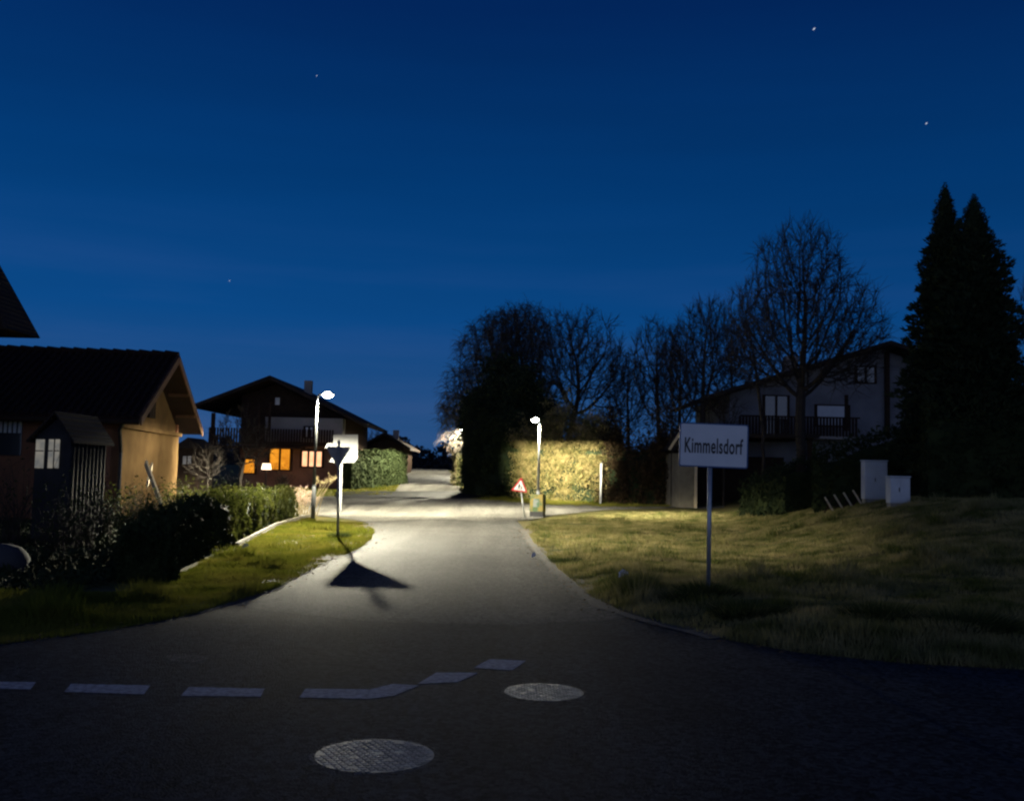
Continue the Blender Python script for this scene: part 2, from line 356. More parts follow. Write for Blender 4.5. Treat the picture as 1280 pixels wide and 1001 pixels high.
# dashed give-way line
DASH = [[(-30,852),(45,853),(38,862),(-38,860)], [(89,855),(188,857),(180,868),(80,865)], [(236,859),(331,861),(326,871),(226,870)],
        [(382,861),(462,862),(492,855),(524,857),(492,870),(460,874),(374,872)], [(545,841),(598,841),(572,853),(522,855)], [(612,824),(658,826),(640,838),(592,835)]]
for q in DASH: tag(poly_sheet('road_marking', [pz(*p).xy for p in q], .0052, MT['paint']), kind='structure')
# manhole covers
def manhole(px0, px1, py, label):
    c = pz((px0+px1)/2, py); w = (pz(px1, py)-pz(px0, py)).length/2
    t = thing('manhole_cover', label, 'manhole cover', (c.x, c.y, .004), 'manhole covers in the asphalt')
    n = 48; mb = MB()
    def ring(r, z): return [(c.x+r*math.cos(2*PI*i/n), c.y+r*math.sin(2*PI*i/n), z) for i in range(n)]
    a, b, d, e = ring(w*1.07, .001), ring(w*1.05, .003), ring(w*.985, .003), ring(w*.975, .000)
    vs = a+b+d+e; fs = []
    for k in range(3): fs += [(k*n+i, k*n+(i+1) % n, (k+1)*n+(i+1) % n, (k+1)*n+i) for i in range(n)]
    part('cover_frame', mb.add(vs, fs), MT['asphalt_patch'], t)
    R = w*.965; lid = MB(); lid.add(ring(R, .004)+[(c.x, c.y, .004)], [(i, (i+1) % n, n) for i in range(n)])
    s = .045; k = int(R/s)+1
    for i in range(-k, k+1):
        for j in range(-k, k+1):
            x, y = i*s+(j % 2)*s/2, j*s*.9
            if x*x+y*y < (R-.018)**2 and random.random() < .96:
                lid.box((c.x+x, c.y+y, .0045+.0008*random.random()), (s*.80, s*.70, .0035), Matrix.Rotation(.5+random.uniform(-.05,.05), 3, 'Z'), .7)
    part('lid', lid, MT['iron'], t)
manhole(391, 546, 944, 'larger studded iron manhole cover nearest the camera')
manhole(629, 731, 865, 'smaller round iron manhole cover beside the end of the dashed line')
# ------------------------------------------------------------------ grass
def blades(name, n, poly, xr, yr, m, hmin, hmax, fall=1.6, margin=.0, gap=None):
    out = []; tot = 0
    while tot < n:
        x = rng.uniform(xr[0], xr[1], 200000); y = rng.uniform(yr[0], yr[1], 200000)
        ok = inside(x, y, poly) & (rng.random(200000) < (yr[0]/y)**fall)
        # visible wedge only
        ok &= (x/y < .56) & (x/y > -.56)
        out.append(np.stack([x[ok], y[ok]], 1)); tot += ok.sum()
    P = np.concatenate(out)[:n]; x, y = P[:, 0], P[:, 1]
    z = gnp(x, y)-.02
    dist = np.hypot(x, y); nzv = wob(x, y, 1.6); nz2 = wob(x, y, 5.0)
    h = rng.uniform(hmin, hmax, n)*(1+.5*nzv+.5*nz2)*(1-.45*np.clip(dist/45,0,1))*(1+1.2*ss((nz2*nzv-.45)/.3)); w = .0035+dist*.00035
    th = rng.uniform(0, 2*PI, n); lean = rng.uniform(.1, .9, n)*h; la = rng.uniform(0, 2*PI, n)
    dx, dy = np.cos(th)*w, np.sin(th)*w
    V = np.empty((n, 3, 3)); V[:, 0] = np.stack([x-dx, y-dy, z], 1); V[:, 1] = np.stack([x+dx, y+dy, z], 1)
    V[:, 2] = np.stack([x+np.cos(la)*lean, y+np.sin(la)*lean, z+h+.02], 1)
    return tag(part(name, (V.reshape(-1, 3), np.arange(n*3).reshape(-1, 3)), m), 'short rough winter grass covering the ground', 'grass', kind='stuff')
fld = offs([tuple(p) for p in RE], .02)
FP = [p for p in fld] + [(60, 46), (9, 44.5)] + [tuple(gp(*q).xy) for q in [(905,637.5),(835,638),(760,642),(690,649),(664,655)]]
blades('meadow_grass', 230000, FP, (-1, 24), (8.8, 46), MT['grass'], .04, .11)
lfp = offs([tuple(p) for p in LE], -.16)
HEDGE_FOOT = [gp(392,643).xy, gp(340,658).xy, gp(290,684).xy, gp(235,712).xy, gp(150,738).xy]
LP = [p for p in lfp] + [tuple(gp(*q).xy) for q in [(440,653),(395,652)]] + [tuple(p) for p in HEDGE_FOOT] + [(-9, 11.8), (-30, 12), (-30, 8.8)]
blades('verge_grass', 90000, LP, (-14, -2.5), (8.8, 36), MT['grass_fresh'], .03, .085)
FV = [tuple(gp(*q).xy) for q in [(590,624),(640,628.5),(700,632),(760,633.5),(835,634)]]
FV2 = [tuple(gp(*q).xy) for q in [(850,629),(760,626),(700,623),(650,619),(600,617)]]
blades('far_verge_grass', 16000, FV+FV2, (-4, 12), (44, 66), MT['grass_fresh'], .05, .13, 0)
GV = [tuple(gp(*q).xy) for q in [(200,621),(400,620),(470,620),(490,618),(503,600),(498,598),(470,606),(420,609),(200,611)]]
blades('far_verge_grass', 16000, GV, (-30, -4), (44, 90), MT['grass_fresh'], .05, .13, 0)
def litter(n):
    P_ = []
    for pts_, sgn in ((RE[:11], 1), (LE[2:], 1)):
        pp = dens([tuple(p) for p in pts_], .2)
        for _ in range(n):
            p = random.choice(pp); P_.append((p[0]+random.gauss(0, .22), p[1]+random.gauss(0, .22)))
    P_ = np.array(P_); m_ = len(P_); z = gnp(P_[:, 0], P_[:, 1])+.014; s_ = rng.uniform(.012, .034, m_); a_ = rng.uniform(0, 2*PI, m_); V = np.empty((m_, 4, 3))
    for k in range(4):
        an = a_+k*PI/2; V[:, k] = np.stack([P_[:, 0]+np.cos(an)*s_*(1 if k % 2 else .55), P_[:, 1]+np.sin(an)*s_*(1 if k % 2 else .55), z+rng.uniform(0, .016, m_)], 1)
    tag(part('fallen_leaves', (V.reshape(-1, 3), np.arange(m_*4).reshape(-1, 4)), MT['dry_leaf']), kind='stuff')
litter(900)
# tussocks / earth clumps that stand out of the meadow edge
def tussock(px, py, r, h, n, label, m='tussock'):
    b = gp(px, py); vs = []; fs = []
    for i in range(n):
        a = random.uniform(0, 2*PI); q = r*math.sqrt(random.random()); x, y = b.x+q*math.cos(a), b.y+q*math.sin(a)
        z = g(x, y); hh = h*random.uniform(.5, 1.1)*(1-.4*q/r); w = .006; t = random.uniform(0, PI)
        lx, ly = math.cos(a)*q*.9+random.uniform(-.05,.05), math.sin(a)*q*.9+random.uniform(-.05,.05)
        k = len(vs); vs += [(x-w*math.cos(t), y-w*math.sin(t), z-.02), (x+w*math.cos(t), y+w*math.sin(t), z-.02), (x+lx, y+ly, z+hh)]; fs.append((k, k+1, k+2))
    tag(part('grass_tussock', MB().add(vs, fs), MT[m]), label, 'grass tuft', 'grass tufts along the road edges')
tussock(885,744,.28,.24,900,'thick dark grass tuft around the foot of the place name sign post')
tussock(935,766,.34,.20,900,'dark grass tuft just right of the place name sign foot')
tussock(858,748,.22,.16,500,'small grass tuft just left of the place name sign foot')
tussock(1100,775,.32,.26,800,'wide dark tuft on the meadow edge below the white cabinets')
tussock(1200,785,.40,.24,900,'dark tuft on the meadow edge at the far right')
tussock(424,672,.20,.22,500,'dark grass tuft around the foot of the give way sign')
tussock(708,703,.22,.16,400,'small green tuft by the right road edge under the street lamp')
for px, py, s, lb in [(779,724,.055,'white paper scrap on the meadow left of the place name sign'), (306,688,.05,'larger white scrap on the left grass verge'), (293,693,.035,'small white scrap on the verge nearest the hedge'), (667,699,.03,'tiny white scrap on the gravel of the right road edge')]:
    b = gp(px, py); mb = MB(); q = [(-s*1.3,-s,.03),(s*1.2,-s*.8,.07),(s*1.4,s,.10),(0,s*1.2,.14),(-s*1.2,s*.7,.09)]
    q = [(b.x+x, b.y+y, b.z+z) for x, y, z in q]; mb.prism(q, (0,0,.006)); tag(part('paper_scrap', mb, MT['paper']), lb, 'litter', 'scraps of litter')
# ------------------------------------------------------------------ street lamps
def street_lamp(label, hgt, armlen):
    t = thing('street_lamp', label, 'street lamp', (0,0,0), 'lit street lamps')
    part('pole', MB().path([(0,0,-.3),(0,0,1.1),(0,0,1.15),(0,0,hgt-.12)], [.075,.07,.052,.038], 14), MT['lampgrey'], t, True)
    part('arm', MB().path([(0,0,hgt-.13),(.03,0,hgt-.03),(.10,0,hgt+.02),(armlen,0,hgt+.03)], [.038,.035,.032,.03], 10), MT['lampgrey'], t, True)
    h = part('lamp_head', MB().box((armlen+.17,0,hgt+.045), (.46,.20,.07), None, .7), MT['lampgrey'], t, bev=.02)
    part('lens', MB().ball((armlen+.17,0,hgt+.0), .12, 14, 8, (1.5,1.1,.8)), MT['lamp_glow'], h, True)
    return t
def spot(name, lamp, loc, energy, direction, size, blend, col=(1,.93,.70), rad=.09):
    l = bpy.data.lights.new(name, 'SPOT'); l.energy = energy; l.color = col; l.spot_size = math.radians(size); l.spot_blend = blend; l.shadow_soft_size = rad
    o = bpy.data.objects.new(name, l); C.objects.link(o); o.rotation_euler = Vector(direction).to_track_quat('-Z', 'Y').to_euler()
    o.parent = lamp; o.location = loc; return o
def wdir(o, v): return Matrix.Rotation(-o.rotation_euler[2], 3, 'Z') @ Vector(v)
lb1 = gp(391, 649)
lamp1 = street_lamp('slim street lamp on the left verge beside the give way sign', 4.15, .18); lamp1.location = lb1
HL = 4.15
def copy_tree(o, parent=None):
    c = o.copy(); C.objects.link(c); c.parent = parent
    for ch in list(o.children): copy_tree(ch, c)
    return c
lamp2 = copy_tree(lamp1); lamp2['label'] = 'street lamp right of the junction in front of the lit hedge'
lb2 = gp(672, 646); lamp2.location = (lb2.x, lb2.y, lb2.z); lamp2.rotation_euler = (0, 0, math.radians(238)); 
lamp3 = copy_tree(lamp1); lamp3['label'] = 'far street lamp up the lane, behind the tall dark hedge'
lamp3.location = (-2.25, 63.3, g(-2.25, 63.3)); lamp3.rotation_euler = (0, 0, math.radians(170))
def beam(lamp, energy, ramp, col=(1,.93,.70), side=None, throw=None):
    """downward luminaire with a measured-style light distribution (strength by angle from straight down)"""
    o = spot('lamp_light', lamp, (.35, 0, HL-.10), energy, (0,0,-1), 178, .0, col); o.rotation_euler = (0,0,0)
    l = o.data; l.use_nodes = True; nt = l.node_tree; N = nt.nodes; L = nt.links; em = [n for n in N if n.type == 'EMISSION'][0]
    tc = N.new('ShaderNodeTexCoord'); sp = N.new('ShaderNodeSeparateXYZ'); L.new(tc.outputs['Normal'], sp.inputs[0])
    ab = N.new('ShaderNodeMath'); ab.operation = 'ABSOLUTE'; L.new(sp.outputs['Z'], ab.inputs[0])
    fc = N.new('ShaderNodeFloatCurve'); cv = fc.mapping.curves[0]; cv.points[0].location = (0, ramp[0][1]); cv.points[-1].location = (1, ramp[-1][1])
    for p in ramp[1:-1]: cv.points.new(*p)
    for p in cv.points: p.handle_type = 'VECTOR'
    fc.mapping.update(); L.new(ab.outputs[0], fc.inputs['Value']); res = fc.outputs[0]
    def dot(v):
        d = N.new('ShaderNodeVectorMath'); d.operation = 'DOT_PRODUCT'; L.new(tc.outputs['Normal'], d.inputs[0]); d.inputs[1].default_value = v; return d.outputs['Value']
    def mr(src, a, b, c, d):
        m = N.new('ShaderNodeMapRange'); m.interpolation_type = 'SMOOTHSTEP'; m.inputs['From Min'].default_value = a; m.inputs['From Max'].default_value = b; m.inputs['To Min'].default_value = c; m.inputs['To Max'].default_value = d
        L.new(src, m.inputs['Value']); return m.outputs[0]
    def op(k, a, b):
        m = N.new('ShaderNodeMath'); m.operation = k; L.new(a, m.inputs[0]); L.new(b, m.inputs[1]); return m.outputs[0]
    for v, a, b, lo in (side or ()):
        res = op('MULTIPLY', res, mr(dot(wdir(lamp, v)), a, b, 1.0, lo))
    for v, amt, lo_, hi_ in (throw or ()):
        v = wdir(lamp, Vector(v).normalized()); t_ = op('MULTIPLY', mr(dot(v), lo_, hi_, 0, amt), mr(ab.outputs[0], .0, .07, 0, 1)); res = op('ADD', res, t_)
    L.new(res, em.inputs['Strength']); return o
BAT2 = [(0,0), (.14,.0), (.20,.05), (.30,.40), (.42,.85), (.6,.42), (.8,.13), (1,.03)]
BAT = [(0,0), (.07,.0), (.10,.02), (.13,.012), (.17,.06), (.22,.52), (.31,.85), (.45,.65), (.65,.30), (.85,.09), (1,.03)]
lamp2.scale = (1, 1, .91)
beam(lamp1, 74000, BAT, side=[((-1, -.35, 0), .5, .9, .07), ((.1, 1, 0), .85, 1.0, .22), ((1, .15, 0), .45, .95, .3)])
beam(lamp2, 42000, BAT2, side=[((.1, -1, 0), .0, .5, .10), ((1, 0, 0), .75, .97, .1), ((-.15, .99, 0), .9, 1.0, .6)], throw=[((2.3, 16, -1.0), 3.6, .970, .998), ((-.1, -32, -4), .05, .985, .999)])
beam(lamp3, 60000, BAT)
lamp4 = copy_tree(lamp3); lamp4['label'] = 'farthest street lamp on the rise of the lane, hidden by the corner hedge'
lamp4.location = (-4.3, 93, g(-4.3, 93))
for c_ in lamp4.children:
    if c_.type == 'LIGHT': c_.data = c_.data.copy(); c_.data.energy *= .5
# wrapped poster stand around the foot of the right lamp
b = lb2; t = thing('poster_stand', 'yellow and green poster stand wrapped round the foot of the right lamp', 'poster stand', b)
def ngon(cx, cy, r, z, n=3, a0=0): return [(cx+r*math.cos(a0+2*PI*i/n), cy+r*math.sin(a0+2*PI*i/n), z) for i in range(n)]
a0 = ngon(b.x, b.y, .36, b.z+.22, 4, .55); a1 = ngon(b.x, b.y, .33, b.z+.88, 4, .55); base = ngon(b.x, b.y, .37, b.z-.05, 4, .55)
part('stand_base', MB().add(base+ngon(b.x, b.y, .365, b.z+.215, 4, .55), [(0,1,5,4),(1,2,6,5),(2,3,7,6),(3,0,4,7),(4,5,6,7)]), MT['black'], t)
for k in range(4):
    p = [Vector(a0[k]), Vector(a0[(k+1) % 4]), Vector(a1[(k+1) % 4]), Vector(a1[k])]
    nrm = (p[1]-p[0]).cross(p[3]-p[0]).normalized(); part('poster_board', MB().prism(p, nrm*.02), MT['poster_y'], t)
    c = [p[0].lerp(p[2], .5)+(q-p[0].lerp(p[2], .5))*.5+nrm*.022 for q in p]; part('poster_print', MB().prism(c, nrm*.004), MT['poster_w'], t)
# ------------------------------------------------------------------ road signs
# give way sign seen from the back
sb = gp(422.5, 671.5); sY = sb.y
t = thing('give_way_sign', 'triangular give way sign seen from its dark back', 'road sign', sb)
tp = pd(423.6, 550, sY)
part('pole', MB().tube((sb.x, sb.y, -.3), (tp.x, sY, tp.z), .032, .032, 12), MT['signback'], t, True)
def tri_pts(c, w, dn, y, rc=.05):
    """rounded triangle in the x-z plane, point down when dn"""
    s = -1 if dn else 1; hh = w*.866
    cs = [(c[0]-w/2, c[1]-s*hh/3), (c[0]+w/2, c[1]-s*hh/3), (c[0], c[1]+s*hh*2/3)]
    out = []
    for i in range(3):
        p = Vector(cs[i]); a = (Vector(cs[i-1])-p).normalized(); b_ = (Vector(cs[(i+1) % 3])-p).normalized()
        p1 = p+a*rc*1.5; p2 = p+b_*rc*1.5
        for k in range(5):
            q = k/4; m = p1*(1-q)**2+p*2*q*(1-q)+p2*q*q; out.append((m.x, y, m.y))
    return out
a = pd(407.5, 558, sY); b2 = pd(438, 558, sY); W = b2.x-a.x+.02
cz = a.z - W*.866/3
cx = (a.x+b2.x)/2
part('sign_plate', MB().prism(tri_pts((cx, cz), W, True, sY+.045), (0,.006,0)), MT['signback'], t)
part('sign_face', MB().prism(tri_pts((cx, cz), W-.01, True, sY+.053), (0,.003,0)), MT['red'], t)
part('sign_centre', MB().prism(tri_pts((cx, cz), W*.62, True, sY+.058), (0,.003,0)), MT['white'], t)
for z in (a.z-.08, a.z-.34): part('clamp', MB().box((cx, sY+.015, z), (.16, .09, .03)), MT['signback'], t)
# white board behind it
wb = gp(425, 640); wY = wb.y
t = thing('white_board_sign', 'blank white board on a white post behind the give way sign', 'road sign', wb)
part('pole', MB().tube((wb.x, wY, wb.z-.3), (pd(427,560,wY).x, wY, pd(427,560,wY).z), .06, .06, 12), MT['board_white'], t, True)
def flat(px, Yv, th=.02): return MB().prism([pd(x, y, Yv) for x, y in px], (0, th, 0))
part('board', flat([(416.5,543.5),(447.5,543),(447,573),(443,578),(416.5,578)], wY-.07), MT['board_white'], t)
part('arrow_plate', flat([(409,554),(416.3,553.5),(416.3,577.5),(411.5,577.5),(415.6,571),(414,560.5),(406,560)], wY-.07), MT['board_white'], t)
# warning sign, tilted
wg = gp(657.5, 648); Yw = wg.y
t = thing('warning_sign', 'small tilted triangular warning sign with red border and black figures', 'road sign', wg)
tp = pd(651, 612, Yw)
part('pole', MB().tube((wg.x, Yw, wg.z-.2), (tp.x, Yw, tp.z), .025, .025, 10), MT['galv'], t, True)
cc = pd(650, 607.5, Yw); Rr = Matrix.Rotation(math.radians(7), 3, 'Y')
def rotp(pts): return [Vector((cc.x, Yw, cc.z)) + Rr @ (Vector(p)-Vector((cc.x, Yw, cc.z))) for p in pts]
part('sign_plate', MB().prism(rotp(tri_pts((cc.x, cc.z-.02), .64, False, Yw-.05)), (0,.015,0)), MT['red'], t)
part('sign_face', MB().prism(rotp(tri_pts((cc.x, cc.z-.025), .44, False, Yw-.056, .02)), (0,.004,0)), MT['white'], t)
fig = MB()
def fp(pts, ox, oz, s): fig.prism(rotp([(cc.x+ox+x*s, Yw-.062, cc.z-.03+oz+z*s) for x, z in pts]), (0,.003,0))
for ox, s in ((-.035, 1.0), (.065, .62)):
    oz = -.10
    fp([(math.cos(q*PI/4)*.022, .2+math.sin(q*PI/4)*.022) for q in range(8)], ox, oz, s)
    fp([(-.025,.08),(.02,.08),(.035,.17),(-.015,.175)], ox, oz, s); fp([(-.022,.085),(.004,.085),(-.03,.0),(-.052,.0)], ox, oz, s)
    fp([(-.002,.085),(.02,.085),(.055,.01),(.035,.0)], ox, oz, s); fp([(.03,.165),(.025,.14),(.075,.11),(.08,.125)], ox, oz, s); fp([(-.012,.165),(-.012,.14),(-.055,.11),(-.06,.125)], ox, oz, s)
part('pictogram', fig, MT['black'], t)
# thin white marker post across the lane
mp = gp(750.5, 629.5); t = thing('marker_post', 'thin white marker post in front of the long hedge', 'marker post', mp)
tp = pd(751.5, 579, mp.y); part('post', MB().tube((mp.x, mp.y, mp.z-.2), (tp.x, mp.y, tp.z), .05, .05, 12), MT['white'], t, True)
part('post_cap', MB().ball((tp.x, mp.y, tp.z), .075, 10, 6, (1,1,.5)), MT['galv'], t, True)
# place name sign
pb = gp(885, 743); py_ = pb.y
t = thing('place_name_sign', 'white place name sign reading Kimmelsdorf on a grey post', 'place name sign', pb)
top = pd(889.5, 530, py_)
part('pole', MB().tube((pb.x, py_, -.3), (pd(888,560,py_).x, py_, top.z-.03), .028, .028, 14), MT['galv'], t, True)
TL, TR, BR, BL = pd(849.5,527.5,py_-.04), pd(935.5,531,py_-.04), pd(934,586,py_-.04), pd(850,582.5,py_-.04)
wdt = (TR-TL).length; hgt = (TL-BL).length; cen = (TL+TR+BR+BL)/4
Rl = Matrix.Rotation(math.radians(-.6), 3, 'Y') if False else Matrix.Identity(3)
ang = math.atan2((TR-TL).z, (TR-TL).x); Rs = Matrix.Rotation(-ang, 3, 'Y')
def rrect(w, h, r, y):
    out = []
    for sx, sz, a_ in ((1,1,0),(-1,1,PI/2),(-1,-1,PI),(1,-1,1.5*PI)):
        for k in range(5):
            q = a_+k*PI/8; out.append(cen + Rs @ Vector((sx*(w/2-r)+r*math.cos(q), y, sz*(h/2-r)+r*math.sin(q))))
    return out
part('sign_plate', MB().prism(rrect(wdt, hgt, .03, 0), (0,.02,0)), MT['blue'], t)
part('sign_face', MB().prism(rrect(wdt-.035, hgt-.035, .02, -.003), (0,.004,0)), MT['white'], t)
for dz in (.16, -.16): part('clamp', MB().box(cen+Vector((.02,.045,dz)), (.12,.04,.03)), MT['galv'], t)
cu = bpy.data.curves.new('place_name', 'FONT'); cu.body = 'Kimmelsdorf'; cu.size = 1; cu.extrude = .004; cu.offset = .018; cu.space_character = 1.08
tmp = bpy.data.objects.new('tmp', cu); C.objects.link(tmp); bpy.context.view_layer.update()
me = bpy.data.meshes.new_from_object(tmp.evaluated_get(bpy.context.evaluated_depsgraph_get())); bpy.data.objects.remove(tmp)
co = np.array([v.co for v in me.vertices]); mn, mx = co.min(0), co.max(0)
sx = wdt*.845/(mx[0]-mn[0]); sz = hgt*.355/(mx[1]-mn[1])
for v in me.vertices:
    l = Vector(((v.co.x-(mn[0]+mx[0])/2)*sx, -.006-v.co.z*.3, (v.co.y-(mn[1]+mx[1])/2)*sz-.005)); v.co = cen + Rs @ l - pb
me.name = 'place_name'; me.materials.clear(); me.materials.append(MT['black'])
o = bpy.data.objects.new('place_name', me); C.objects.link(o); o.parent = t
# ------------------------------------------------------------------ houses
def quad_part(name, pts, d, m, par, **k): return part(name, MB().prism(pts, d), m, par, **k)
# --- low garage with gable end lit by the lamp
Ag = pd(147, 600, 28.0); Bg = pd(221, 600, 35.6); vv = Vector((Bg.x-Ag.x, Bg.y-Ag.y, 0)); wd = vv.length; vv.normalize(); uu = Vector((-vv.y, vv.x, 0))
A0 = Vector((Ag.x, Ag.y, 0)); ze = 3.12; ln = 14
zr = pd(222, 445, 31.6).z-.12
t = thing('low_brick_house', 'low brick outbuilding with dark tiled roof and sunlit-toned plaster gable', 'house', A0)
t['label'] = 'low brick outbuilding whose tan gable is lit by the street lamp'
def P(u, v, z): return A0 + uu*u + vv*v + Vector((0,0,z))
mid = wd/2; slope = (zr-ze)/(mid)
w = MB(); w.prism([P(.02,0,-.3), P(ln,0,-.3), P(ln,0,ze), P(.02,0,ze)], vv*.25); w.prism([P(.02,wd-.25,-.3), P(ln,wd-.25,-.3), P(ln,wd-.25,ze), P(.02,wd-.25,ze)], vv*.25)
w.prism([P(ln-.2,.25,-.3), P(ln-.2,wd-.25,-.3), P(ln-.2,wd-.25,ze), P(ln-.2,.25,ze)], uu*.2)
part('wall', w, MT['brickp'], t)
gb = MB().prism([P(0,0,-.3), P(0,wd,-.3), P(0,wd,ze-.35), P(0,0,ze-.35)], uu*.22)
gb.prism([P(0.08,0.05,ze-.35), P(0.08,wd-.05,ze-.35), P(0.08,wd-.05,ze-.1), P(0.08,mid,zr-.2), P(0.08,.05,ze-.1)], uu*.15)
part('gable_wall', gb, MT['plaster'], t)
part('gable_ledge', MB().box(P(-.03, mid, ze-.36), (.16, wd, .12), Matrix((uu, vv, Vector((0,0,1)))).transposed()), MT['plaster'], t)
part('gable_opening', MB().box(P(.05, 3.65, 3.66), (.1, .8, 1.0), Matrix((uu, vv, Vector((0,0,1)))).transposed()), MT['wood_dark'], t)
ov = .68; eo = .62
rf = MB()
for s in (0, 1):
    v0, v1 = (-eo, mid) if s == 0 else (wd+eo, mid)
    z0 = ze - slope*eo
    e0, e1, r1_, r0_ = P(-ov, v0, z0), P(ln+.4, v0, z0), P(ln+.4, v1, zr), P(-ov, v1, zr)
    rf.prism([e0, e1, r1_, r0_] if s == 0 else [e1, e0, r0_, r1_], (0,0,.14))
roof = part('roof', rf, MT['tiles'], t)
tl = MB()   # rows of tiles as real ribs down the near slope
nrow = 70
for i in range(nrow):
    u = -ov+.05+i*.215; a_ = P(u, -eo-.03, ze-slope*eo+.165); b_ = P(u, mid-.05, zr+.15); tl.tube(a_, b_, .055, .055, 5)
part('tile_ribs', tl, MT['tiles'], roof)
rd_ = MB()
for i in range(38): rd_.tube(P(-ov+.4*i, mid, zr+.17), P(-ov+.4*i+.43, mid, zr+.20), .11, .13, 8)
part('ridge_tiles', rd_, MT['tiles'], roof)
for s in (0, 1):
    v0 = -eo if s == 0 else wd+eo; z0 = ze-slope*eo
    part('bargeboard', MB().prism([P(-ov-.001, v0, z0-.06), P(-ov-.001, v0, z0+.17), P(-ov-.001, mid, zr+.17), P(-ov-.001, mid, zr-.08)], uu*-.04), MT['wood'], t)
for v_ in (.7, 2.0, wd-2.0, wd-.7): 
    zz = ze+slope*min(v_, wd-v_)-.12; part('rafter', MB().prism([P(-ov+.03, v_, zz), P(-.01, v_, zz), P(-.01, v_, zz+.1), P(-ov+.03, v_, zz+.1)], vv*.12), MT['wood'], t)
gut = MB().tube(P(-ov, -eo-.08, ze-slope*eo+.02), P(ln, -eo-.08, ze-slope*eo+.02), .07, .07, 8); part('gutter', gut, MT['wood_dark'], t)
part('downpipe', MB().path([P(-.25,-eo-.06,ze-slope*eo), P(-.12,-.5,ze-.5), P(-.07,-.08,ze-1.1), P(-.07,-.08,0)], [.05]*4, 8), MT['black'], t)
RG = Matrix((uu, vv, Vector((0,0,1)))).transposed()
fr0 = part('window', MB().box(P(3.3, -.02, 2.35), (1.4, .05, 1.0), RG), MT['glass'], t)
s0 = MB()
for k in range(11): s0.box(P(2.66+.125*k, -.06, 2.63), (.075, .03, .32), RG)
part('shutter', s0, MT['pwhite'], fr0)
# --- steep roofed house standing outside the picture on the left, its eave corner reaches in
t = thing('tall_house', 'taller dark house at the left edge, only its steep eave shows', 'house', (-19, 26, 0))
e = pd(45, 423, 25.6); r_ = pd(-81, 195, 25.6)
pts = [(e.x, 24, e.z), (r_.x, 24, r_.z), (2*r_.x-e.x, 24, e.z)]
part('roof', MB().prism([(x, y, z) for x, y, z in pts], (0, 1.6, 0)), MT['wood_dark'], t)
part('roof_covering', MB().prism([(e.x+.03, 23.94, e.z), (e.x+.09, 23.94, e.z+.02), (r_.x, 23.94, r_.z+.16), (r_.x, 23.94, r_.z+.02)], (0, 1.7, 0)), MT['tiles_dark'], t)
part('wall', MB().box((r_.x-.3, 24.9, e.z/2), (2.4, 1.2, e.z)), MT['rendered'], t)
# --- little gabled garden shed in front of the brick wall
q = gp(64, 664); sYy = 20.0; sx0 = pd(42, 600, sYy).x; sx1 = pd(86, 600, sYy).x; dz = g(sx0, sYy)
zt = pd(72, 517, sYy).z; zev = pd(60, 546, sYy).z; dep = 1.5
t = thing('garden_shed', 'small blue grey garden shed with pointed gable and pale windows', 'shed', ((sx0+sx1)/2, sYy, dz))
shy = 1.15; wS = sx1-sx0; mx_ = (sx0+sx1)/2+.06
def S(x, y, z): return Vector((x, y, z))
part('front_wall', MB().prism([S(sx0,sYy,-.1), S(sx1,sYy,-.1), S(sx1,sYy,zev), S(mx_,sYy,zt-.1), S(sx0,sYy,zev)], (.02,.06,0)), MT['shedpaint'], t)
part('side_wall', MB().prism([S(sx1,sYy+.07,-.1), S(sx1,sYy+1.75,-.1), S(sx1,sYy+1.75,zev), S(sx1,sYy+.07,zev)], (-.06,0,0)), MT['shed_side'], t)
bt = MB()
for k in range(9): bt.box((sx1+.012, sYy+.15+k*.19, zev/2), (.03, .05, zev))
part('battens', bt, MT['shedpaint'], t)
part('back_wall', MB().prism([S(sx0,sYy+1.75,-.1), S(sx1-.07,sYy+1.75,-.1), S(sx1-.07,sYy+1.75,zev), S(mx_,sYy+1.75,zt-.1), S(sx0,sYy+1.75,zev)], (0,-.06,0)), MT['shedpaint'], t)
for a_, b_ in ((sx0-.12, mx_), (sx1+.12, mx_)):
    part('roof', MB().prism([S(a_,sYy-.15,zev-.12), S(a_,sYy+1.9,zev-.12), S(b_,sYy+1.9,zt), S(b_,sYy-.15,zt)], (0,0,.05)), MT['tiles_dark'], t)
for x0_, x1_ in ((46,54),(62,65.5),(70,73)):
    a_, b_ = pd(x0_, 549, sYy-.02), pd(x1_, 585, sYy-.02)
    f_ = part('window', MB().box(((a_.x+b_.x)/2, sYy-.03, (a_.z+b_.z)/2), (b_.x-a_.x, .03, a_.z-b_.z)), MT['shed_glow'], t)
    part('window_bar', MB().box(((a_.x+b_.x)/2, sYy-.05, (a_.z*.6+b_.z*.4)), (b_.x-a_.x, .012, .02)), MT['shedpaint'], f_)
# --- boards leaning on the gable
for (x0_, y0_, x1_, y1_, Yv, lb) in [(182,578,203,634,26.5,'longer pale plank leaning against the lit gable wall'), (190,581,184,606,27.2,'shorter plank leaning beside the longer one on the gable')]:
    a_, b_ = pd(x0_, y0_, Yv+1.2), pd(x1_, y1_, Yv); d = (b_-a_); 
    R_ = d.to_track_quat('Z', 'X').to_matrix(); tag(part('plank', MB().box((a_+b_)/2, (.17, .05, d.length), R_), MT['board']), lb, 'plank', 'planks leaning on the gable')
